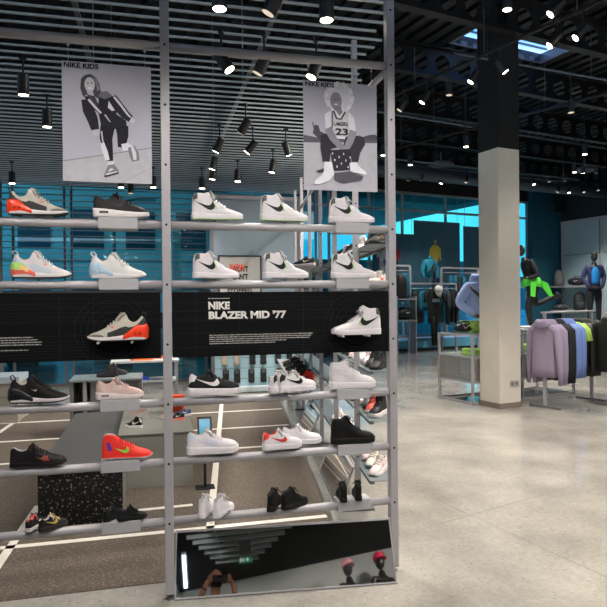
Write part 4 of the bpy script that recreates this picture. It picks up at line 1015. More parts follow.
def rack(name_label, p0, p1, h, ov=.05, feet=True):
    p0, p1 = Vector(p0), Vector(p1); L = (p1-p0).length; a = math.atan2(p1.y-p0.y, p1.x-p0.x)
    r = thing('clothes_rack', name_label, 'clothes rack', p0, a)
    MB().tube([(-ov, 0, h), (L+ov, 0, h)], .016, 12).build('hanging_bar', M_steel, r, smooth=True)
    for x in (0.02, L-.02):
        MB().bb((x-.02, -.02, .03), (x+.02, .02, h)).build('upright', M_steel, r, bevel=.002)
        MB().bb((x-.02, -.25, 0), (x+.02, .25, .03)).build('foot', M_steel_d, r, bevel=.002)
    return r, p0, a, L
R1, rp, ra, rL = rack('grey clothes rack of lilac, black, blue and lime tops beside the column', (5.31, 4.30, 0), (6.42, 4.68, 0), 1.35)
d_ = Vector((math.cos(ra), math.sin(ra), 0))
LIL = mat('lilac_fleece', (156,144,168), .85, 0, .03, 90); BLK = mat('black_fleece', (28,28,32), .85); BLU = mat('periwinkle_fleece', (120,146,208), .85, 0, .03, 90); LIM = mat('lime_jersey', (176,220,96), .8); PUF = mat('black_puffer', (30,31,30), .5)
M_cord = mat('cord_offwhite', (206,200,206), .8)
fam = [(LIL, 'lilac zip hoodie', 4, .65, .67, True), (BLK, 'black hoodie', 3, .70, .66, True), (BLU, 'periwinkle blue hoodie', 4, .66, .60, True), (LIM, 'lime green t-shirt', 2, .46, .16, False), (PUF, 'thin black jacket', 4, .68, .60, True)]
t = -.02; first = True
for m_, nm, n, H, SL, hd in fam:
    for k in range(n):
        g = thing('hanging_%s' % ('shirt' if 'shirt' in nm else 'hoodie' if 'hoodie' in nm else 'jacket'), '', 'shirt' if 'shirt' in nm else 'hoodie' if 'hoodie' in nm else 'jacket', rp+d_*t+Vector((0, 0, 1.275)), 0, 'tops on the rack beside the column')
        g.rotation_euler = (0, 0, ra+PI/2*-1+PI+random.uniform(-.06, .06)-.0)
        g['label'] = ('%s at the near end of the rack, its whole front showing' % nm) if first else '%s hanging %s on the rack beside the column' % (nm, ['first of its colour', 'second of its colour', 'third of its colour', 'last of its colour'][k])
        garment(g, m_, W=.385, H=H+.10, D=.034, sleeve=SL+(.08 if SL > .3 else 0), hood=hd, seed=k+int(t*100), splay=.05 if first else .0, sr=.044)
        hanger(g)
        if first:
            B = MB()
            for sd in (-1, 1): B.tube([(sd*.025, -.040, -.15), (sd*.03, -.048, -.24), (sd*.028, -.046, -.32)], .0035, 6)
            B.build('drawstring', M_cord, g); MB().bb((-.003, -.044, -.16), (.003, -.030, -.62)).build('zip', mat('lilac_zip', (150,130,160), .6), g)
            B = MB(); B.prism([(.07, -.042, -.228), (.11, -.042, -.205), (.085, -.042, -.236)], (0, .004, 0)); B.build('chest_logo', BLK, g)
        first = False; t += .062
# second rack of black jackets beyond, running out of the frame
R2, rp2, ra2, rL2 = rack('clothes rack of long black jackets at the edge of the hall beside the lilac rack', (6.25, 4.15, 0), (7.35, 4.35, 0), 1.33)
d2 = Vector((math.cos(ra2), math.sin(ra2), 0))
for k in range(7):
    g = thing('hanging_jacket', 'long black quilted jacket among those on the outer rack', 'jacket', rp2+d2*(.05+.11*k)+Vector((0, 0, 1.307)), ra2+PI/2+random.uniform(-.1, .1), 'black jackets on the outer rack')
    garment(g, PUF, W=.52, H=.74, D=.06, sleeve=.60, hood=True, seed=k*3); hanger(g)

# ------------------------------------------------------------------ two-tier table behind the column
tb = thing('display_table', 'two-tier grey steel table with perforated basket half hidden by the cream column', 'table', (4.285+.04, 5.50+.06, 0), BA)
TU, TV = 2.10, .76                    # local: x along u, y = -v side is front
def tl(x, y, z): return (x, y-TV, z)
for x in (0, .98, TU):
    for y in (0, TV): MB().bb(tl(x-.018, y-.018, 0), tl(x+.018, y+.018, 1.03)).build('leg', M_steel, tb, bevel=.002)
for z, nm in ((1.03, 'top_frame'), (.705, 'middle_frame'), (.335, 'basket_frame'), (.03, 'base_frame')):
    B = MB()
    for y in (0, TV): B.bb(tl(-.018, y-.018, z-.03), tl(TU+.018, y+.018, z))
    for x in (0, TU): B.bb(tl(x-.018, 0, z-.03), tl(x+.018, TV, z))
    B.build(nm, M_steel, tb)
MB().bb(tl(0, 0, 1.03), tl(TU, TV, 1.038)).build('tabletop', M_glass, tb)
MB().bb(tl(0, 0, .690), tl(TU, TV, .700)).build('shelf', mat('shelf_grey', (150,150,150), .35), tb)
M_perf = mat('basket_grey', (150,148,144), .45, .2)
B = MB()
for y in (-.008, TV+.008):
    x = .02
    while x < TU: B.bb(tl(x, y-.002, .36), tl(x+.026, y+.002, .66)); x += .036
for x in (-.008, TU+.008):
    y = .02
    while y < TV: B.bb(tl(x-.002, y, .36), tl(x+.002, y+.026, .66)); y += .036
for y in (0, TV): B.bb(tl(0, y-.004, .34), tl(TU, y+.004, .365)); B.bb(tl(0, y-.004, .655), tl(TU, y+.004, .675))
for x in (0, TU): B.bb(tl(x-.004, 0, .34), tl(x+.004, TV, .365)); B.bb(tl(x-.004, 0, .655), tl(x+.004, TV, .675))
MB().bb(tl(0, 0, .335), tl(TU, TV, .345)).build('basket_floor', M_steel, tb)
B.build('basket_panel', M_perf, tb)
def on_table(x, y, z):
    a = tb.location; return Vector((a.x+x*CU-(y-TV)*SU, a.y+x*SU+(y-TV)*CU, z))
M_lime2 = mat('lime_folded', (176,222,112), .85, 0, .05, 50)
def folded(label, p, n, m_, w=.30, d=.26, grp=None):
    for k in range(n):
        B = MB(); q = []
        for z, s_ in ((0,.96),(.008,1.02),(.022,1.02),(.030,.95)):
            q.append([Vector((w/2*s_*max(-1, min(1, 1.35*math.cos(a))), d/2*s_*max(-1, min(1, 1.35*math.sin(a))), z+.004*math.sin(3*a+k))) for a in [2*PI*j/24 for j in range(24)]])
        o = B.loft(q).build('folded_shirt', m_, None, loc=p+Vector((.008*((k*7) % 3-1), 0, .033*k+.003)), rz=BA+.04*(k % 3-1), smooth=True); tag(o, label if n == 1 else label+[', bottom of its pile', ', second in its pile', ', top of its pile', ', topmost'][k], 'shirt', grp)
folded('lime green folded shirt near the open side of the middle tier', on_table(.26, .25, .700), 3, M_lime2, grp='folded lime shirts on the table')
folded('lime green folded shirt farther along the middle tier', on_table(.62, .22, .700), 3, M_lime2, grp='folded lime shirts on the table')
folded('lime green folded shirt on the middle tier past the column', on_table(1.22, .22, .700), 4, M_lime2, grp='folded lime shirts on the table')
folded('white folded shirt beside the running mannequin past the column', on_table(1.45, .30, 1.040), 2, mat('white_folded', (210,214,210), .85), grp='folded shirts on the table top')
# black sports bags
def duffel(label, p, rz, L=.42, r=.14, m_=None, shape=1.):
    b = thing('duffel_bag', label, 'bag', p, rz); m_ = m_ or mat('black_nylon', (24,25,26), .6)
    B = MB(); q = []
    for i in range(13):
        t_ = i/12; x = -L/2+L*t_; k = (math.sin(PI*min(1, max(0, .06+t_*.88))))**.35
        q.append([Vector((x, r*k*math.cos(a)*(1 if math.sin(a) > 0 else 1.1), r*.95+max(-.95, math.sin(a)*(1.0 if math.sin(a) < 0 else shape))*r*k)) for a in [2*PI*j/20 for j in range(20)]])
    B.loft(q).build('bag_body', m_, b, smooth=True)
    B = MB()
    for sd in (-1, 1): B.tube([(-.10, sd*r*.8, r*1.5), (-.07, sd*r*.5, r*2.3), (.07, sd*r*.5, r*2.3), (.10, sd*r*.8, r*1.5)], .010, 8)
    B.build('bag_handle', m_, b, smooth=True)
    B = MB()
    pr = [(-.06,.03),(-.02,-.012),(.07,.035),(-.015,.004),(-.035,.012)]
    B.prism([(x, -r*1.12, r+z) for x, z in pr], (0, .02, 0)); B.build('bag_logo', M_white_print, b)
    return b
duffel('small black bag on the near end of the two-tier table', on_table(.22, .45, 1.04), BA, .30, .07)

# bust in the light blue hoodie on the table
def hoodie_bust():
    m_ = mat('sky_blue_fleece', (150,168,214), .85, 0, .04, 60)
    r = thing('mannequin_torso', 'mannequin torso in pale blue hoodie with black crossbody strap on the table', 'mannequin', on_table(.50, .42, 1.04), BA-.15); r.scale = (1.12, 1.1, 1.)
    J = dict(pel=(0,0,.20,.17,.13), wst=(0,0,.36,.17,.125), chs=(0,0,.60,.19,.13), nck=(0,0,.76,.09,.09), sL=(.17,0,.70,.085), eL=(.31,.02,.45,.072), wL=(.20,-.20,.28,.052), sR=(-.17,0,.70,.085), eR=(-.31,.02,.45,.072), wR=(-.20,-.20,.28,.052))
    ks = list(J); skin('hoodie', m_, r, J, [e for e in ED if e[0] in ks and e[1] in ks], 'pel')
    B = MB(); q = []
    for t_ in range(8):
        a = t_/7; q.append([Vector(((.11-.035*a*a)*math.cos(an), .05+(.11-.03*a)*math.sin(an)-.01*a, .72+.17*a+.02*math.sin(an))) for an in [2*PI*j/18 for j in range(18)]])
    B.loft(q).build('hood', m_, r, smooth=True)
    MB().tube([(-.17,-.07,.70),(-.10,-.155,.58),(.0,-.165,.46),(.12,-.16,.36),(.19,-.06,.28)], .022, 8).build('strap', M_black, r, smooth=True)
    B = MB(); B.ell((.08,-.185,.34), (.10,.045,.07), 14, 10); B.build('crossbody_pouch', M_black, r, smooth=True)
    J = dict(pel=(0,0,.17,.175,.13), pL=(.09,0,.10,.10), pR=(-.09,0,.10,.10), kL=(.11,-.02,.02,.10), kR=(-.11,-.02,.02,.10))
    skin('shorts', mat('lime_shorts', (168,198,104), .8), r, J, [('pel','pL'),('pL','kL'),('pel','pR'),('pR','kR')], 'pel')
    B = MB()
    for sd in (-1,1): B.ell((sd*.16,-.235,.255), (.035,.05,.03), 10, 8)
    B.build('hands', M_man, r, smooth=True)
hoodie_bust()

# ------------------------------------------------------------------ mannequins
def podium(label, p, w, d, h, rz=BA):
    r = tag(MB().bb((-w/2, -d/2, 0), (w/2, d/2, h)).build('podium', mat('grey_podium', (96,100,102), .5), None, loc=p, rz=rz, bevel=.004), label, 'podium'); return r
# running mannequin behind the column
rp_ = Vector((7.58, 7.83, .86)); podium('dark grey podium that carries the running mannequin', (7.45, 7.95, 0), 1.5, .9, .86)
r = thing('running_mannequin', 'black running mannequin in black top and lime green vest mid-stride', 'mannequin', rp_, -.12)
J = body({}, pel=(0,0,.98), wst=(-.05,0,1.12), chs=(-.13,0,1.33), nck=(-.19,0,1.49), nk2=(-.22,0,1.55), sL=(-.13,.17,1.44), eL=(.06,.25,1.26), wL=(-.10,.20,1.10), hL=(-.17,.17,1.12), sR=(-.13,-.17,1.44), eR=(-.02,-.25,1.16), wR=(-.22,-.20,1.10), hR=(-.30,-.18,1.14),
         pL=(.0,.09,.93), kL=(.12,.10,.55), aL=(.52,.10,.74), tL=(.66,.10,.68), pR=(-.02,-.09,.93), kR=(-.16,-.09,.52), aR=(-.08,-.09,.10), tR=(-.22,-.09,.035))
skin('body', M_man, r, J, ED, 'pel')
B = MB(); egg_head(B, (-.25, 0, 1.68)); B.build('head', M_man, r, smooth=True)
clothed(r, J, 'long_sleeve_top', 'running_tights', mt=mat('black_sportswear', (20,22,23), .7), mb_=mat('black_tights', (26,27,29), .6), g=.014)
ks = ['pel','wst','pL','kL','pR','kR']; JJ = grow(J, ks, .035)
for q in 'LR': JJ['k'+q] = pt(J['p'+q], J['k'+q], .62)+(.10,)
skin('shorts', mat('black_shorts', (16,18,18), .8), r, JJ, sub_ed(ks), 'pel')
# lime jacket tied round the waist
B = MB(); q = []
for z, k in ((1.12,.98),(1.06,1.12),(1.0,1.18),(.94,1.12)): q.append([Vector((-.03+.17*k*math.cos(a), .19*k*math.sin(a), z+.02*math.sin(2*a))) for a in [2*PI*j/20 for j in range(20)]])
B.loft(q); B.prism([(.10,-.21,1.05),(.22,-.20,1.0),(.34,-.19,.74),(.27,-.19,.72),(.10,-.20,.92)], (0,.03,0)); B.prism([(-.16,-.22,1.03),(-.05,-.24,1.03),(-.08,-.25,.72),(-.17,-.24,.74)], (0,.02,0))
B.build('lime_jacket', mat('neon_green', (88,214,60), .6), r, smooth=False)
for nm, (x, y, z), a in (('shoe_back', (.60,.10,.72), 1.0), ('shoe_front', (-.16,-.09,.0), 0)):
    B = MB(); q = []
    for i in range(7): t_ = i/6; w_ = .045*(math.sin(PI*(.12+.8*t_)))**.5; h_ = .11-.06*t_; q.append([Vector((-.14*t_*2*math.cos(a)+.06, w_*cc, (.0 if ss < 0 else h_)-.28*t_*math.sin(-a)*0)) for cc, ss in ((-1,-1),(1,-1),(.8,1),(-.8,1))])
    B.loft(q); o = B.build(nm, mat('mannequin_shoe', (30,30,31), .6), r); o.location = (x, y, z); o.rotation_euler = (0, a, 0)
# standing mannequin in blue and navy
sp = uv(12.25, 7.17, .88); podium('grey podium below the mannequin in the blue shirt', (sp.x, sp.y, 0), .8, .7, .88)
r = thing('standing_mannequin', 'charcoal mannequin in bright blue shirt with open navy jacket before the side wall', 'mannequin', sp, BA-.5)
J = body({}, eL=(.26,.05,1.16), wL=(.16,-.10,.93), hL=(.10,-.13,.90), eR=(-.26,.05,1.16), wR=(-.16,-.10,.93), hR=(-.10,-.13,.90))
skin('body', M_man, r, J, ED, 'pel'); B = MB(); egg_head(B, (0,-.01,1.68)); B.build('head', M_man, r, smooth=True)
clothed(r, J, 'navy_jacket', 'trousers', mt=mat('navy_nylon', (44,52,96), .6), mb_=mat('dark_trousers', (36,38,40), .8), g=.018)
JJ = dict(pel=(0,-.045,.98,.115,.10), wst=(0,-.045,1.12,.105,.09), chs=(0,-.05,1.32,.12,.10), nck=(0,-.03,1.46,.06,.06)); skin('blue_shirt', mat('bright_blue', (20,136,214), .7), r, JJ, [('pel','wst'),('wst','chs'),('chs','nck')], 'pel')
JJ = dict(a=(-.12,-.14,.92,.04), b=(.0,-.17,.88,.05), c=(.12,-.14,.92,.04)); skin('held_pouch', M_black, r, JJ, [('a','b'),('b','c')], 'b')
# rack of dark trousers beside him
R3, rp3, ra3, rL3 = rack('grey rack of dark trousers beside the mannequin in the blue shirt', uv(12.75, 6.9), uv(13.8, 6.9), 1.95)
d3 = Vector((math.cos(ra3), math.sin(ra3), 0))
for k in range(6):
    g = thing('hanging_trousers', 'pair of dark trousers hanging beside the blue shirted mannequin', 'trousers', rp3+d3*(.05+.15*k)+Vector((0,0,1.93)), ra3+1.2, 'dark trousers on the rack by the side wall')
    B = MB(); m_ = mat('trousers_dark', (44,46,48), .8)
    for sd in (-1, 1): B.tube([(sd*.07,0,-.05),(sd*.08,0,-.4),(sd*.09,0,-1.0)], [.075,.07,.055], 10)
    B.build('trouser_legs', m_, g, smooth=True); B = MB(); B.tube([(-.15,0,-.04),(.15,0,-.04)], .012, 8); B.tube([(0,0,-.04),(0,0,0),(.015,0,.02)], .003, 6); B.build('hanger', M_steel, g)
g = thing('hanging_shirt', 'bright blue shirt at the outer end of the trouser rack', 'shirt', rp3+d3*.98+Vector((0,0,1.80)), ra3+.3); garment(g, mat('bright_blue', (20,136,214), .7), W=.5, H=.66, D=.06, sleeve=.2, sr=.07); hanger(g)

# side wall: pale panels with shelves and bags
r = thing('wall_panelling', 'tall pale blue-grey wall panels framed in grey on the side wall', 'wall panels', (0,0,0), BA)
mpan = mat('pale_panel', (150,172,178), .5, 0, .03, 3)
for v_ in (12.35, 10.75, 9.15, 7.55):
    MB().bb((KU-.05, v_-1.5, .3), (KU-.01, v_-.06, 4.20)).build('panel', mpan, r)
    MB().bb((KU-.10, v_-.06, 0), (KU-.01, v_+.03, 4.28)).build('frame_post', M_steel, r)
MB().bb((KU-.10, 6.0, 4.20), (KU-.01, 12.4, 4.28)).build('top_rail', M_steel, r)
for z in (3.05,): MB().bb((KU-.06, 6.0, z), (KU-.048, 12.4, z+.03)).build('panel_joint', M_steel_d, r)
for z, lb in ((1.98, 'upper'), (1.14, 'lower')):
    r = thing('wall_shelf', '%s grey shelf of backpacks on the pale side wall' % lb, 'shelf', (0,0,0), BA)
    MB().bb((KU-.55, 10.75, z-.05), (KU-.06, 12.55, z)).build('shelf_board', M_steel, r)
    for v_ in (11.0, 12.3): MB().bb((KU-.5, v_-.01, z-.09), (KU-.06, v_+.01, z-.05)).build('shelf_bracket', M_steel_d, r)
def backpack(label, p, rz, m_, h=.56, w=.34):
    b = thing('backpack', label, 'backpack', p, rz)
    B = MB(); q = []
    for z, s_, d in ((0,.92,.13),(.05,1,.15),(.3,1,.14),(.45,.92,.12),(.53,.7,.09),(.56,.4,.05)):
        q.append([Vector((w/2*s_*math.copysign(abs(math.cos(a))**.6, math.cos(a)), d*math.copysign(abs(math.sin(a))**.7, math.sin(a)), z*h/.56)) for a in [2*PI*j/20 for j in range(20)]])
    B.loft(q).build('bag_body', m_, b, smooth=True)
    B = MB(); q = []
    for z, s_, d in ((.04,.7,.05),(.08,.78,.075),(.22,.78,.075),(.28,.66,.04)): q.append([Vector((w/2*s_*math.copysign(abs(math.cos(a))**.6, math.cos(a)), -.13+d*math.sin(a), z)) for a in [2*PI*j/16 for j in range(16)]])
    B.loft(q).build('front_pocket', m_, b, smooth=True); MB().tube([(-.03,0,h-.01),(-.02,0,h+.05),(.02,0,h+.05),(.03,0,h-.01)], .009, 8).build('carry_loop', m_, b, smooth=True)
    return b
backpack('grey backpack with red side on the upper wall shelf', uv(KU-.36, 12.25, 1.98), BA-.7, mat('grey_nylon', (86,90,90), .6))
duffel('black duffel bag with white mark beside the grey backpack', uv(KU-.42, 11.45, 1.98), BA-1.2, .55, .14)
backpack('black backpack with rounded top on the lower wall shelf', uv(KU-.30, 11.45, 1.14), BA-.7, mat('black_nylon2', (34,38,40), .6), h=.60, w=.38)
duffel('dark grey slouching bag on the lower wall shelf beside the rounded backpack', uv(KU-.42, 12.12, 1.14), BA-1.2, .50, .12, mat('slate_nylon', (58,62,64), .6), .8)
r = thing('wall_speaker', 'small black box mounted on the dark teal wall high in the corner', 'speaker', uv(KU-.35, 12.2, 4.55), BA); MB().bb((-.13,-.1,0),(.13,.1,.38)).build('speaker_body', M_black, r, bevel=.01); MB().bb((-.02,.1,.15),(.3,.14,.2)).build('wall_arm', M_black, r)

# ------------------------------------------------------------------ far storefront: posters, racks and garments
M_cloth_d = mat('dark_window_textile', (52,92,110), .8, 0, .1, 3)
def wposter(label, uc, z0, z1, w_, figs):
    r = thing('window_banner', label, 'window banner', (0,0,0), BA)
    r.location = uv(uc, fv-.12, 0)
    sheet = MB().bb((-w_/2, -.006, z0), (w_/2, .0, z1)).build('sheet', M_cloth_d, r); MB().tube([(-w_/2, 0, z1), (w_/2, 0, z1)], .015, 8).build('hanging_rod', M_steel_d, r)
    for sx in (-1, 1): MB().tube([(sx*w_*.45, 0, z1), (sx*w_*.45, 0, 4.85)], .005, 6).build('wire', M_steel_d, r)
    for (x, z, s_, ctop, cleg, chd) in figs:
        B = MB(); y = -.0072; P_ = lambda pts: B.prism([(x+a*s_, y, z+b*s_) for a, b in pts], (0, .001, 0))
        P_([(-.10,.0),(.10,.0),(.14,.25),(.17,.05),(.22,.07),(.20,.42),(.08,.52),(-.08,.52),(-.20,.42),(-.24,.15),(-.17,.12),(-.13,.28)]); B.build('printed_top', mat('print_'+str(ctop), ctop, .8), sheet)
        B = MB(); P_([(-.10,0),(.10,0),(.14,-.4),(.10,-.85),(.03,-.85),(.02,-.3),(-.08,-.85),(-.16,-.8),(-.10,-.35)]); B.build('printed_legs', mat('print_'+str(cleg), cleg, .8), sheet)
        B = MB(); P_([(.05*math.cos(a)*1.1, .62+.085*math.sin(a)) for a in [2*PI*j/14 for j in range(14)]]); B.build('printed_head', mat('print_'+str(chd), chd, .8), sheet)
wposter('dark banner with a figure in a yellow top hanging at the far window', fu+1.40, 1.95, 4.05, 1.85, [(-.08, 2.75, 1.05, (206,186,70), (34,50,70), (150,130,110))])
wposter('dark banner with small red and white figures at the far window', fu-.30, 1.95, 3.60, 1.55, [(.10, 2.75, .75, (150,40,60), (34,40,60), (120,90,90)), (-.45, 2.75, .72, (190,200,206), (160,170,176), (150,130,120))])
wposter('plain dark banner beside the yellow figure at the far window', fu+3.15, 1.95, 3.95, 1.35, [(.35, 2.2, .4, (110,60,70), (40,50,70), (150,130,110))])
def wall_rack(label, u0, u1, v0, z, posts_=True):
    r = thing('wall_rack', label, 'clothes rack', uv(u0, v0, 0), BA); L = u1-u0
    MB().bb((0, -.02, z), (L, .02, z+.05)).build('cross_bar', M_steel, r)
    for x in (0, L): MB().bb((x-.03, -.03, 0), (x+.03, .03, z+.02)).build('upright', M_steel, r)
    MB().tube([(0, 0, z-.12), (L, 0, z-.12)], .014, 8).build('hanging_bar', M_steel, r)
    return r
FVR = fv-1.2
def fu_at(px, v):         # u position seen at a picture column, used to set the racks out once
    lo, hi = 5., 20.
    for _ in range(40):
        m_ = (lo+hi)/2; p = uv(m_, v)-CAMP; a = p.x*math.cos(YAW)-p.y*math.sin(YAW); b = p.x*math.sin(YAW)+p.y*math.cos(YAW)
        if 303.5+610*a/b < px: lo = m_
        else: hi = m_
    return lo
g_ = lambda px: fu_at(px, FVR)
wall_rack('grey wall rack of dark and teal tops next to the display frame post', g_(386), g_(410), FVR, 2.52)
wall_rack('wide grey wall rack of black and teal shirts under the teal torso', g_(409), g_(456), FVR, 2.0)
wall_rack('grey wall rack of teal jackets beside the cream column', g_(449), g_(486), FVR+.35, 2.50)
def hang(px, z, m_, nm, lb, sleeve=.2, H=.66, cat='shirt', dv=-.05, hood=False, W=.5, rz=.5):
    g = thing(nm, lb, cat, uv(g_(px), FVR+dv, z), BA+rz, 'tops on the far window racks'); garment(g, m_, W=W, H=H, D=.07, sleeve=sleeve, hood=hood, seed=int(px)); hanger(g); return g
M_tealc = mat('teal_jersey', (14,104,128), .8, 0, .06, 30); M_blkc = mat('black_jersey', (22,26,28), .8); M_chr = mat('charcoal_jersey', (44,52,56), .8)
hang(396, 2.40, M_blkc, 'hanging_jacket', 'black jacket on the rack nearest the display frame post', .6, .8, 'jacket'); hang(400, 2.40, M_chr, 'hanging_jacket', 'charcoal jacket between the black and the teal one', .6, .8, 'jacket'); hang(405, 2.40, M_tealc, 'hanging_shirt', 'teal long top at the end of the rack near the post', .5, .72)
hang(418, 1.88, M_blkc, 'hanging_shirt', 'wide black t-shirt left end of the wide rack' .replace('left end of', 'at the near end of'), .2, .90, W=.62)
hang(423, 1.88, M_tealc, 'hanging_shirt', 'teal shirt behind the white cap', .5, .6)
hang(434, 1.88, M_tealc, 'hanging_shirt', 'plain teal t-shirt past the white cap', .2, .85, rz=.9); hang(438, 1.88, M_tealc, 'hanging_shirt', 'dark teal t-shirt in the middle of the wide rack', .3, .92, rz=.9); hang(442, 1.88, M_tealc, 'hanging_shirt', 'teal t-shirt next to the charcoal ones', .2, .9, rz=.9)
hang(447, 1.88, M_chr, 'hanging_shirt', 'charcoal shirt past the teal ones on the wide rack', .5, .95, rz=.9); hang(451, 1.88, M_blkc, 'hanging_shirt', 'black shirt towards the end of the wide rack', .5, .9, rz=.9); hang(455, 1.88, M_blkc, 'hanging_shirt', 'black shirt at the far end of the wide rack', .5, .92, rz=.9)
for i, (px, m_, lb) in enumerate(((458, M_tealc, 'teal jacket nearest the end of the wide rack'), (462, M_tealc, 'teal jacket second along beside the blue hoodie'), (466, M_chr, 'charcoal jacket above the blue hoodie'), (471, M_tealc, 'blue-teal jacket just above the blue hood'))):
    hang(px, 2.36, m_, 'hanging_jacket', lb, .5, .78, 'jacket', dv=.3, rz=.8)
# outfit with the white cap hanging in front of the wide rack
g = thing('hanging_outfit', 'black top over black leggings hanging in front of the wide rack', 'outfit', uv(g_(427), FVR-.35, 1.95), BA); garment(g, M_blkc, W=.50, H=.95, D=.07, sleeve=.3); hanger(g)
B = MB(); B.bb((-.13,-.085,-.48),(.13,-.075,-.38)); B.build('chest_print', mat('print_grey', (150,156,158), .8), g)
B = MB()
for sd in (-1, 1): B.tube([(sd*.06,0,-.9),(sd*.06,0,-1.3),(sd*.05,0,-1.75)], [.07,.06,.045], 10)
B.build('leggings', mat('leggings_black', (20,22,24), .7), g, smooth=True)
cpp = thing('baseball_cap', 'white cap hanging above the black outfit at the far window rack', 'cap', uv(g_(427), FVR-.50, 1.80), BA)
def cap(r, m_, s=1.):
    B = MB(); q = []
    for z, k in ((0,1.),(.05,1.0),(.09,.86),(.12,.6),(.135,.2)): q.append([Vector((.085*s*k*math.cos(a), .10*s*k*math.sin(a), z*s)) for a in [2*PI*j/18 for j in range(18)]])
    B.loft(q).build('crown', m_, r, smooth=True)
    B = MB(); q = []
    pts = [Vector((.085*s*math.cos(a), -.09*s*math.sin(a)-(.075*s*math.sin(a)), .005)) for a in [PI*j/10 for j in range(11)]]
    B.prism(pts, (0,0,-.008)); B.build('brim', m_, r, smooth=False)
cap(cpp, mat('cap_white', (226,224,212), .8), 1.35)
cpp.rotation_euler = (1.0, 0, BA)
# teal torso with black strap on top of the wide rack
r = thing('mannequin_torso', 'teal hoodie torso with black crossbody strap above the wide rack', 'mannequin', uv(g_(430.5), FVR+.02, 2.05), BA)
J = dict(pel=(0,0,.14,.16,.12), wst=(0,0,.28,.155,.115), chs=(0,0,.52,.19,.12), nck=(0,0,.70,.07,.07), sL=(.19,0,.62,.08), eL=(.29,.0,.36,.07), wL=(.27,-.06,.12,.055), sR=(-.19,0,.62,.08), eR=(-.29,0,.36,.07), wR=(-.27,-.06,.12,.055)); ks = list(J)
skin('hoodie', mat('teal_hoodie', (18,120,146), .8), r, J, [e for e in ED if e[0] in ks and e[1] in ks], 'pel'); MB().tube([(.12,-.04,.72),(.05,-.14,.55),(-.10,-.15,.35),(-.17,-.10,.28)], .022, 8).build('strap', M_black, r, smooth=True)
MB().tube([(.05,-.15,.50),(.04,-.16,.28),(.03,-.15,.12)], .035, 8).build('strap_pouch', M_black, r, smooth=True); MB().tube([(0,0,.70),(0,0,.79)], .055, 12).build('neck', mat('teal_hoodie', (18,120,146), .8), r, smooth=True)
MB().tube([(0,0,0),(0,0,.14)], .02, 8).build('stand', M_steel, r)
# bags low near the post
duffel('black duffel bag with white mark on the stand near the display frame post', uv(g_(401)-.15, FVR-.35, .98), BA, .55, .19)
r = thing('bag_stand', 'grey stand with two shelves near the display frame post', 'shelving', uv(g_(401)-.15, FVR-.35, 0), BA)
for x in (-.32, .32): MB().bb((x-.02,-.15,0),(x+.02,.15,1.65)).build('upright', M_steel, r)
for z in (.94, 1.55): MB().bb((-.32,-.2,z),(.32,.2,z+.03)).build('shelf', M_steel, r)
r = thing('sportswear_bag', 'black bag standing upright on the upper stand shelf near the post', 'bag', uv(g_(397)-.1, FVR-.35, 1.58), BA); 
B = MB(); q = []
for z, k in ((0,.9),(.1,1),(.4,1),(.6,.8),(.7,.4)): q.append([Vector((.2*k*math.cos(a), .12*k*math.sin(a), z)) for a in [2*PI*j/16 for j in range(16)]])
B.loft(q).build('bag_body', mat('black_nylon', (24,25,26), .6), r, smooth=True)
folded('pale green folded shirt on the plinth under the wide rack', uv(g_(440), fv-.45, .30), 1, mat('pale_green_folded', (150,196,170), .8), .8, .4)
# ------------------------------------------------------------------ spotlights
M_lens_on = mat('lamp_lens_lit', (255,244,224), .3, emit=(255,236,205), estr=14.)
M_lens_off = mat('lamp_lens_dim', (150,146,138), .3, emit=(255,236,205), estr=.6)
def lamp_proto(on, label, tiltx, s=1.):
    r = thing('spotlight', label, 'spotlight', group='black spotlights under the ceiling')
    Rm = Matrix.Rotation(tiltx, 3, 'X'); f = lambda p: tuple(Rm @ Vector(p))
    B = MB(); B.tube([f((0,0,.06)), f((0,0,.058)), f((0,0,-.10)), f((0,0,-.115))], [.030,.047,.049,.047], 20); B.build('lamp_body', M_blackm, r, smooth=False, bevel=.002)
    B = MB(); B.tube([f((0,0,-.1155)), f((0,0,-.119))], .041, 20); B.build('lens', M_lens_on if on else M_lens_off, r)
    B = MB(); B.tube([f((0,0,.02)), (0,0,.10), (0,0,.20)], .009, 8); B.bb((-.03,-.018,.19), (.03,.018,.215)); B.build('mount', M_blackm, r)
    return r
LP = {}
def lamp(label, p, on=True, tilt=.3, rz=0., power=0., target=None, col_=(1.,.93,.86), size=1.35, group=None, stem=0.):
    k = (on, round(tilt, 1))
    if k not in LP: r = lamp_proto(on, label, round(tilt, 1)); LP[k] = r
    else: r = copy_tree(LP[k], (0,0,0), 0, label)
    r['label'] = label; r['group'] = group or 'black spotlights under the slatted ceiling'
    r.location = p; r.rotation_euler = (0, 0, rz)
    if stem:
        B = MB(); B.tube([(0,0,.2),(0,0,.2+stem)], .006, 6); B.build('stem', M_blackm, r)
    if power:
        tl_ = bpy.data.lights.new('spot', 'SPOT'); tl_.energy = power; tl_.spot_size = size; tl_.spot_blend = .6; tl_.shadow_soft_size = .05; tl_.color = col_
        o = bpy.data.objects.new('spot', tl_); COL.objects.link(o)
        Rz = Matrix.Rotation(rz, 3, 'Z') @ Matrix.Rotation(round(tilt, 1), 3, 'X'); d = Rz @ Vector((0,0,-1))
        o.location = Vector(p)+d*.135
        if target is not None: d = (Vector(target)-o.location).normalized()
        o.rotation_euler = d.to_track_quat('-Z', 'Y').to_euler()
    return r
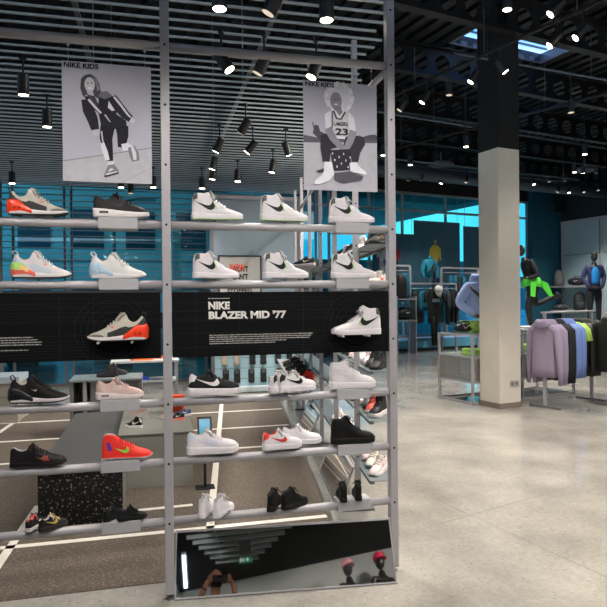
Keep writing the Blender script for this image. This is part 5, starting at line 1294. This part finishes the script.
A = [
 ('black spotlight with lit lens hanging high beside the girl poster', (-1.14,2.48), True, .1, 0),
 ('black spotlight lower and nearer the girl poster edge', (-1.10,3.47), True, .1, 0),
 ('small lit spotlight above the grey sneaker with the orange heel', (-2.10,6.76), True, 0, 0),
 ('large dark spotlight cut by the top of the picture', (0.71,0.54), False, .5, 1.2),
 ('bright spotlight glowing at the very top between two slats', (0.35,0.54), True, 0, 0),
 ('large bright spotlight above the child poster', (1.04,0.54), True, 0, 0),
 ('tilted black cylinder spotlight with lit end under the top rail', (0.48,1.60), True, -.6, 1.2),
 ('tilted dark cylinder spotlight beside the lit one under the top rail', (0.82,1.57), False, .5, 1.2),
 ('black spotlight with lit end just over the child poster', (1.25,1.56), True, .4, 1.6),
 ('small tilted spotlight, nearer of the lit pair in mid ceiling', (0.75,4.20), True, .5, 1.),
 ('small unlit tilted spotlight highest of the mid ceiling cluster', (0.94,3.34), False, .6, 1.),
 ('small spotlight tilted away in the mid ceiling cluster', (1.16,4.22), True, .7, 1.2),
 ('small lit spotlight turned the other way at the end of the cluster', (1.57,4.18), True, .5, -1.),
 ('tiny lit spotlight pointing straight down above the frosted panel', (1.21,5.94), True, 0, 0),
 ('tiny lit spotlight over the first white high top by the post', (0.73,6.62), True, 0, 0),
 ('tiny spotlight above its lit neighbour in the middle cluster', (0.78,5.17), True, .3, 1.),
 ('tiny bright spotlight below its neighbour in the middle cluster', (0.84,5.86), True, .2, 1.),
 ('tiny spotlight at the far end of the middle cluster', (1.61,5.20), True, .2, 1.),
 ('tiny lit spotlight at the window side under the girl poster', (-0.52,6.78), True, 0, 0),
 ('tiny bright spotlight between the girl poster and the post', (-0.03,6.68), True, 0, 0),
 ('tiny spotlight hanging lowest over the black runner', (-0.39,7.29), False, 0, 0),
]
for i, (lb, (x, y), on, t_, rz) in enumerate(A):
    lamp(lb, (x, y, 3.48), on, t_, rz, power=(90 if y < 5 else 80) if on else 0, size=1.5)
# fill lamps added out of the picture to light the front of the display (same spotlights, behind and above the viewer)
k = 0
for x in (-1.7, -.6, .5, 1.6):
    for y, tz, pw in ((-1.5, 1.2, 68), (-2.6, .9, 50)):
        lamp('spotlight out of view above the viewer aimed at the display, number %d' % k if 0 else 'black spotlight above the viewer aimed at the sneaker rails', (x, y, 3.36), True, -.6, 0, power=pw, target=(x*.8+.1, .1, tz), size=1.3, group='added fill spotlights above the viewer'); k += 1
for lb, p, tg, pw in (('added fill spotlight near the viewer aimed back at the person', (-.9,-1.0,3.36), (0,-3.6,1.4), 60), ('added fill spotlight over the rear floor behind the person', (.6,-5.2,3.36), (.9,-7.6,1.8), 110), ('added fill spotlight over the rear cabinet', (2.6,-5.4,3.36), (2.1,-7.4,2.6), 110), ('added fill spotlight over the rear partition', (-.5,-5.4,3.36), (-1.3,-7.8,2.4), 80)):
    lamp(lb, p, True, .1, 0, power=pw, target=tg, size=1.5, group='added fill spotlights above the viewer')  # added to brighten the person and rear area in the mirror
# tracks and spotlights of the right hall
def track(label, p, q):
    o = MB().tube([p, q], .022, 6).build('light_track', M_black); tag(o, label, 'light track'); p, q = Vector(p), Vector(q)
    n = 4
    for i in range(n):
        t_ = (i+.5)/n; c = p.lerp(q, t_); B = MB(); B.tube([c, (c.x, c.y, 5.28)], .005, 6); s = B.build('suspension_rod', M_steel_d, o)
    return o
track('black light track running diagonally in front of the column top', (3.15, 7.0, 4.70), (4.70, 1.9, 4.70))
track('black light track over the two clothes racks', (4.4, 8.6, 4.55), (7.0, 3.2, 4.55))
track('black light track in front of the far window', tuple(uv(9.0, 11.4, 5.1)), tuple(uv(16.5, 11.4, 5.1)))
H_ = [(3.6,5.2,0,.6),(3.78,4.8,1,.6),(3.92,4.39,0,.0),(4.04,3.9,1,.6),(4.17,3.53,1,-.6),(4.37,2.7,1,.8),(4.52,2.46,1,.8),(3.9,2.04,1,.8),(3.3,2.01,1,0)]
hl = ['farthest', 'second from the farthest', 'third, hanging straight', 'just beside the column top', 'across the column top', 'past the column top', 'with a bright round lens past the column', 'highest in the picture', 'glowing over the column']
for (x, y, on, t_), l_ in zip(H_, hl): lamp('black track spotlight %s on the diagonal track' % l_, (x, y, 4.47), bool(on), t_, 1.2, power=260 if on else 0, group='spotlights of the diagonal track', size=1.7, col_=(1.,.90,.79))
for (x, y, z), l_ in (((4.05,7.18,4.3),'beside the display frame post'), ((4.86,7.81,4.3),'near the round duct'), ((5.33,6.48,4.35),'just beside the cream column'), ((7.66,6.35,4.3),'over the running mannequin'), ((5.84,4.37,4.35),'dim, above the lilac rack')):
    lamp('small black spotlight %s in the dark hall' % l_, (x, y, z), 'dim' not in l_, 0, .5, power=330 if 'dim' not in l_ else 0, group='small spotlights in the dark hall', size=1.8, stem=.5)
F_ = [(6.68,12.0),(7.04,11.9),(7.76,12.2),(8.41,12.0),(8.96,12.1),(10.41,11.9),(10.56,11.4),(10.9,11.2),(10.71,10.2),(11.05,10.1),(11.57,10.2),(11.94,12.8),(12.3,12.8),(12.72,12.7),(12.89,12.3),(13.2,12.0)]
for i, (x, y) in enumerate(F_):
    on = i in (2, 5, 8, 10, 12, 15)
    lamp('small black spotlight in the row over the far window and side wall', (x, y, 4.87), on, .4 if i % 2 else .2, i*.7, power=360 if on else 0, target=(x+.6, y+.8, 1.5) if on else None, group='far spotlights', size=1.6, col_=(1., .93, .84))
# more lamps of the right hall outside the frame
for x, y in ((3.6,.4),(5.2,.6),(6.9,1.6),(3.4,-1.6),(5.4,-1.6),(8.2,4.6),(9.2,8.6)):
    lamp('black ceiling spotlight over the open floor beside the display', (x, y, 4.5), True, 0, 0, power=430, group='spotlights over the open floor', size=1.9, stem=.6, col_=(1.,.90,.79))
for (p, l_) in ((uv(9.2, 9.2, 4.95), 'near the duct'), (uv(13.2, 8.2, 4.95), 'over the side wall shelves')):
    r = thing('ceiling_diffuser', 'flat round grey ceiling disc %s' % l_, 'ceiling diffuser', p); MB().tube([(0,0,0),(0,0,.05)], .32, 28).build('disc', M_duct, r); MB().tube([(0,0,.05),(0,0,.33)], .02, 8).build('drop_rod', M_steel_d, r)

# ------------------------------------------------------------------ things behind the viewer, seen in the foot mirror
r = thing('exit_sign', 'green emergency exit sign with running figure and arrow hanging in the mirror reflection', 'exit sign', (.02, -6.0, 2.92))
MB().bb((-.17,-.02,0),(.17,.02,.15)).build('sign_body', mat('exit_green', (24,90,64), .4, emit=(30,110,80), estr=.25), r)
B = MB()
for y in (.0205,):
    B.bb((-.14, y, .03), (-.075, y+.002, .12)); B.prism([(.03,y,.03),(.075,y,.03),(.075,y,.08),(.10,y,.08),(.052,y,.13),(.005,y,.08),(.03,y,.08)], (0,.002,0)); B.tube([(-.04,y,.105),(-.04,y+.002,.105)], .013, 10); B.prism([(-.06,y,.03),(-.045,y,.03),(-.02,y,.06),(-.01,y,.04),(.0,y,.045),(-.012,y,.075),(-.03,y,.095),(-.055,y,.08)], (0,.002,0))
B.build('pictogram', mat('exit_white', (235,240,235), .4, emit=(220,240,225), estr=.3), r); r.scale = (.62,)*3; MB().bb((-.15,-.005,.15),(.15,.005,.60)).build('hanger_plate', M_steel_d, r)
def bust(label, p, rz, capcol):
    r = thing('mannequin_bust', label, 'mannequin', p, rz)
    J = dict(chs=(0,0,.12,.17,.10), nck=(0,0,.33,.06,.06), nk2=(0,0,.40,.05,.05), sL=(.17,0,.25,.06), sR=(-.17,0,.25,.06), eL=(.21,0,.05,.05), eR=(-.21,0,.05,.05))
    skin('bust_body', M_man, r, J, [('chs','nck'),('nck','nk2'),('chs','sL'),('chs','sR'),('sL','eL'),('sR','eR')], 'chs'); B = MB(); egg_head(B, (0,0,.52)); B.build('head', M_man, r, smooth=True)
    c = thing('baseball_cap', label.replace('mannequin bust', 'cap').replace('wearing', 'of'), 'cap', (0,0,0)); c.location = Vector(p)+Vector((0,0,.55)); c.rotation_euler = (0,0,rz+PI/2*0); cap(c, mat('cap_%d' % capcol[0], capcol, .8), 1.12); return c
c = bust('charcoal mannequin bust with pink headgear on the rear ledge', (1.66, -7.0, 2.56), PI-.4, (240,166,174)); c['label'] = 'pink cap on the bust seen in the foot mirror'
c = bust('charcoal mannequin bust with crimson headgear farther along the rear ledge', (2.20, -6.9, 2.56), PI-.4, (190,30,70)); c['label'] = 'crimson cap on the bust at the edge of the foot mirror'
o = MB().bb((-.9,-.3,0),(.9,.3,2.55)).build('tall_wall_cabinet', mat('pale_cabinet', (176,184,188), .5), None, loc=(2.3,-6.85,0), rz=BA*1.2, bevel=.004); tag(o, 'tall pale cabinet whose top carries the two capped busts', 'cabinet')
# long strip lamp and bluish glazing at the rear side
r = thing('strip_light', 'long thin bright strip lamp along the ceiling edge in the mirror', 'lamp', (0,0,0)); MB().box((-1.14,-7.45,3.58), (.08, 1.3, .05), -.12).build('strip_housing', M_steel, r); MB().box((-1.14,-7.45,3.552), (.05, 1.26, .01), -.12).build('tube', mat('strip_tube', (230,245,250), .3, emit=(225,245,255), estr=5.), r)

# ------------------------------------------------------------------ the photographer (visible in the foot mirror)
fwd = Vector((math.sin(YAW), math.cos(YAW), 0)); side_ = Vector((math.cos(YAW), -math.sin(YAW), 0))
pr = thing('person', 'person in dark top and mask holding a phone sideways, seen in the foot mirror', 'person', (CAMP.x-fwd.x*.42, CAMP.y-fwd.y*.42, 0), -YAW)
# local: +y towards the display, camera at local (0, .42, 1.55)
M_skin = mat('person_skin', (196,140,112), .5, 0, .03, 30); M_dark = mat('person_dark_cloth', (34,36,42), .8)
J = dict(pel=(0,0,.95,.16,.11), wst=(0,0,1.10,.135,.10), chs=(0,0,1.30,.165,.11), nck=(0,.01,1.46,.06,.06), nk2=(0,.03,1.53,.052,.052),
         sL=(.18,0,1.40,.06), eL=(.27,.14,1.22,.042), wL=(.145,.345,1.475,.028), hL=(.12,.375,1.525,.030,.016), sR=(-.18,0,1.40,.06), eR=(-.27,.14,1.22,.042), wR=(-.145,.345,1.475,.028), hR=(-.12,.375,1.525,.030,.016),
         pL=(.09,0,.90,.095), kL=(.11,.01,.50,.06), aL=(.12,-.02,.08,.04), tL=(.13,.13,.04,.035), pR=(-.09,0,.90,.095), kR=(-.11,.01,.50,.06), aR=(-.12,-.02,.08,.04), tR=(-.13,.13,.04,.035),
         hd=(0,.05,1.62,.07), ht=(0,.045,1.70,.072))
bd = skin('body', M_skin, pr, J, ED+[('nk2','hd'),('hd','ht')], 'pel')
B = MB(); B.ell((0,.055,1.655), (.076,.092,.118), 24, 16); B.ell((0,.147,1.645), (.013,.02,.022), 10, 8)
for sd in (-1,1): B.ell((sd*.077,.045,1.65), (.010,.022,.032), 10, 8)
B.build('head', M_skin, pr, smooth=True)
B = MB()
for sd in (-1,1): B.ell((sd*.03,.137,1.672), (.013,.009,.008), 10, 8)
B.build('eyes', mat('eye_dark', (40,32,28), .3), pr, smooth=True)
B = MB(); B.ell((0,.035,1.69), (.082,.094,.098), 20, 12); B.build('hair', mat('hair_brown', (46,36,30), .8), pr, smooth=True)
B = MB(); B.ell((0,.085,1.610), (.066,.076,.055), 18, 12); B.build('face_mask', mat('mask_black', (24,25,28), .8), pr, smooth=True)
ks = ['pel','wst','chs','nck','sL','eL','sR','eR']; JJ = grow(J, ks, .014)
for q in 'LR': JJ['e'+q] = pt(J['s'+q], J['e'+q], .55)+(.066,)
skin('shirt', M_dark, pr, JJ, sub_ed(ks), 'pel')
ks = ['pel','pL','kL','aL','pR','kR','aR']; skin('trousers', mat('person_jeans', (44,50,64), .8), pr, grow(J, ks, .013), sub_ed(ks), 'pel')
for sd in (-1,1):
    B = MB(); q = []
    for y, w_, h_ in ((-.10,.035,.07),(-.05,.045,.09),(.05,.042,.075),(.13,.046,.055),(.19,.03,.04)): q.append([Vector((sd*.125+w_*c_2, y, z_)) for c_2, z_ in ((-1,0),(1,0),(.75,h_),(-.75,h_))])
    B.loft(q).build('shoe', M_black, pr, bevel=.008)
    f = MB()                                        # four fingers over the top edge and a thumb below the phone
    for k2 in range(4):
        x = sd*(.098-.0*k2); z0 = 1.556-.017*k2; bx_ = sd*(.122-.002*k2)
        f.tube([(bx_, .378, z0-.012), (sd*.108, .404, z0), (sd*.092, .412, z0+.001), (sd*(.078+.003*k2), .409, z0-.001)], [.0095,.009,.008,.006], 8)
    f.tube([(sd*.120,.370,1.505), (sd*.100,.376,1.500), (sd*.080,.388,1.512), (sd*.068,.392,1.520)], [.011,.010,.009,.007], 8)
    f.build('fingers', M_skin, pr, smooth=True)
B = MB(); B.tube([(-.152,.330,1.462),(-.158,.322,1.452)], .034, 14); B.build('wrist_watch', M_black, pr)
ph = thing('phone', 'black phone held sideways in both hands of the person in the mirror', 'phone', CAMP-fwd*.020, -YAW)
MB().bb((-.082,-.010,-.064),(.082,-.002,.014)).build('phone_body', M_black, ph, bevel=.004); MB().bb((-.02,-.002,-.014),(.02,.002,.012)).build('camera_bump', mat('camera_glass', (14,14,18), .1), ph, bevel=.002)

# ------------------------------------------------------------------ outside
struct(MB().bb((-30, 8.95, -.3), (40, 60, -.13)).build('ground_outside', mat('outside_paving', (214,218,220), .8)))
def facade(label, p, rz, w_, h_, colr, seed):
    r = thing('building', label, 'building', p, rz); rnd = random.Random(seed)
    MB().bb((-w_/2, 0, 0), (w_/2, 6, h_)).build('wall', mat('facade_%d' % seed, colr, .8), r)
    z = .9
    while z < h_-1.5:
        MB().bb((-w_/2, -.12, z-.5), (w_/2, .0, z-.38)).build('ledge', mat('facade_ledge', (170,176,180), .8), r); x = -w_/2+.6
        while x < w_/2-1.4:
            f = MB().bb((x, -.05, z), (x+1.1, .02, z+1.5)).build('window', mat('facade_window', (70,96,112), .2), r); x += 1.9
        z += 2.8
    MB().bb((-w_/2-.2, -.3, h_), (w_/2+.2, 6.1, h_+.3)).build('roof', mat('facade_roof', (110,112,114), .7), r)
facade('pale building across the street behind the slatted window', (-5, 21, -.13), .05, 16, 7.5, (238,240,240), 1)
facade('grey building across the street with rows of dark windows', (10, 26, -.13), .1, 13, 3.4, (150,158,164), 2)
facade('low white building beyond the far window', (22, 34, -.13), .2, 10, 2.9, (206,208,208), 3)

def car(label, p, rz, colr):
    r = thing('car', label, 'car', p, rz); B = MB(); q = []
    for y, s_ in ((-.85,.92),(-.80,1),(.80,1),(.85,.92)):
        q.append([Vector((x*s_, y, z)) for x, z in ((-2.1,.25),(2.1,.25),(2.15,.55),(1.9,.78),(1.1,.90),(-1.7,.95),(-2.1,.80))])
    B.loft(q).build('car_body', mat('car_%d' % colr[0], colr, .3, .2), r, bevel=.05)
    B = MB(); q = []
    for y, s_ in ((-.70,.9),(-.66,1),(.66,1),(.70,.9)): q.append([Vector((x, y, z)) for x, z in ((1.0,.88),(.45,1.38*s_+.0),(-1.1,1.40*s_),(-1.75,.92))])
    B.loft(q).build('car_windows', mat('car_glass', (30,40,48), .1), r, bevel=.03)
    for x in (-1.35, 1.35):
        for y in (-.82, .82): MB().tube([(x, y-.09, .32), (x, y+.09, .32)], .32, 20).build('wheel', mat('tyre', (24,24,25), .7), r)
car('dark car parked outside behind the slatted window', (-4.6, 13.5, -.13), .1, (52,62,74)); car('pale car parked outside behind the slatted window', (.4, 15.2, -.13), .05, (190,194,198))
for i, x in enumerate((-6.5, -1.2, 3.9)):
    r = thing('street_lamp', 'thin street lamp outside %s' % ('beyond the dark car', 'between the two parked cars', 'near the grey building')[i], 'street lamp', (x, 17, -.13)); MB().tube([(0,0,0),(0,0,4.6),(.3,0,4.9),(.9,0,5.0)], [.07,.05,.04,.03], 10).build('lamp_pole', M_steel_d, r, smooth=True); MB().bb((.7,-.1,4.93),(1.3,.1,5.03)).build('lamp_head', M_steel, r)
r = thing('bollard_post', 'tall white post outside behind the slatted window', 'post', (.55, 12.0, -.13)); MB().bb((-.09,-.09,0),(.09,.09,3.6)).build('post_shaft', mat('white_post_paint', (240,244,245), .6), r); MB().bb((-.14,-.14,0),(.14,.14,.15)).build('post_base', M_steel_d, r)
wd = bpy.data.worlds.new('world'); S.world = wd; wd.use_nodes = True; nt = wd.node_tree; bg = nt.nodes['Background']
tc = nt.nodes.new('ShaderNodeTexCoord'); mp = nt.nodes.new('ShaderNodeTexNoise'); mp.inputs['Scale'].default_value = 3; mp.inputs['Detail'].default_value = 5
rmp = nt.nodes.new('ShaderNodeValToRGB'); rmp.color_ramp.elements[0].position = .42; rmp.color_ramp.elements[1].position = .62
rmp.color_ramp.elements[0].color = (.36,.56,.86,1); rmp.color_ramp.elements[1].color = (.85,.90,.95,1)
nt.links.new(tc.outputs['Generated'], mp.inputs['Vector']); nt.links.new(mp.outputs[0], rmp.inputs[0])
sx = nt.nodes.new('ShaderNodeSeparateXYZ'); nt.links.new(tc.outputs['Generated'], sx.inputs[0]); r2 = nt.nodes.new('ShaderNodeValToRGB')
r2.color_ramp.elements[0].position = .15; r2.color_ramp.elements[0].color = (1,1,1,1); r2.color_ramp.elements[1].position = .45; r2.color_ramp.elements[1].color = (.16,.42,.95,1)
nt.links.new(sx.outputs[2], r2.inputs[0]); mx = nt.nodes.new('ShaderNodeMix'); mx.data_type = 'RGBA'; mx.blend_type = 'MULTIPLY'; mx.inputs[0].default_value = 1
nt.links.new(rmp.outputs[0], mx.inputs[6]); nt.links.new(r2.outputs[0], mx.inputs[7]); nt.links.new(mx.outputs[2], bg.inputs[0]); bg.inputs[1].default_value = 3.3
sun = bpy.data.lights.new('sun', 'SUN'); sun.energy = 7; sun.angle = .02; so = bpy.data.objects.new('sun', sun); COL.objects.link(so); so.rotation_euler = (math.radians(52), 0, math.radians(165))

S.view_settings.view_transform = 'Standard'; S.view_settings.look = 'None'; S.view_settings.gamma = 1; S.view_settings.use_curve_mapping = False
S.view_settings.exposure = 0.2
S.cycles.use_denoising = True
S.cycles.max_bounces = 7; S.cycles.diffuse_bounces = 4; S.cycles.glossy_bounces = 4; S.cycles.transparent_max_bounces = 12
S.cycles.sample_clamp_indirect = 6
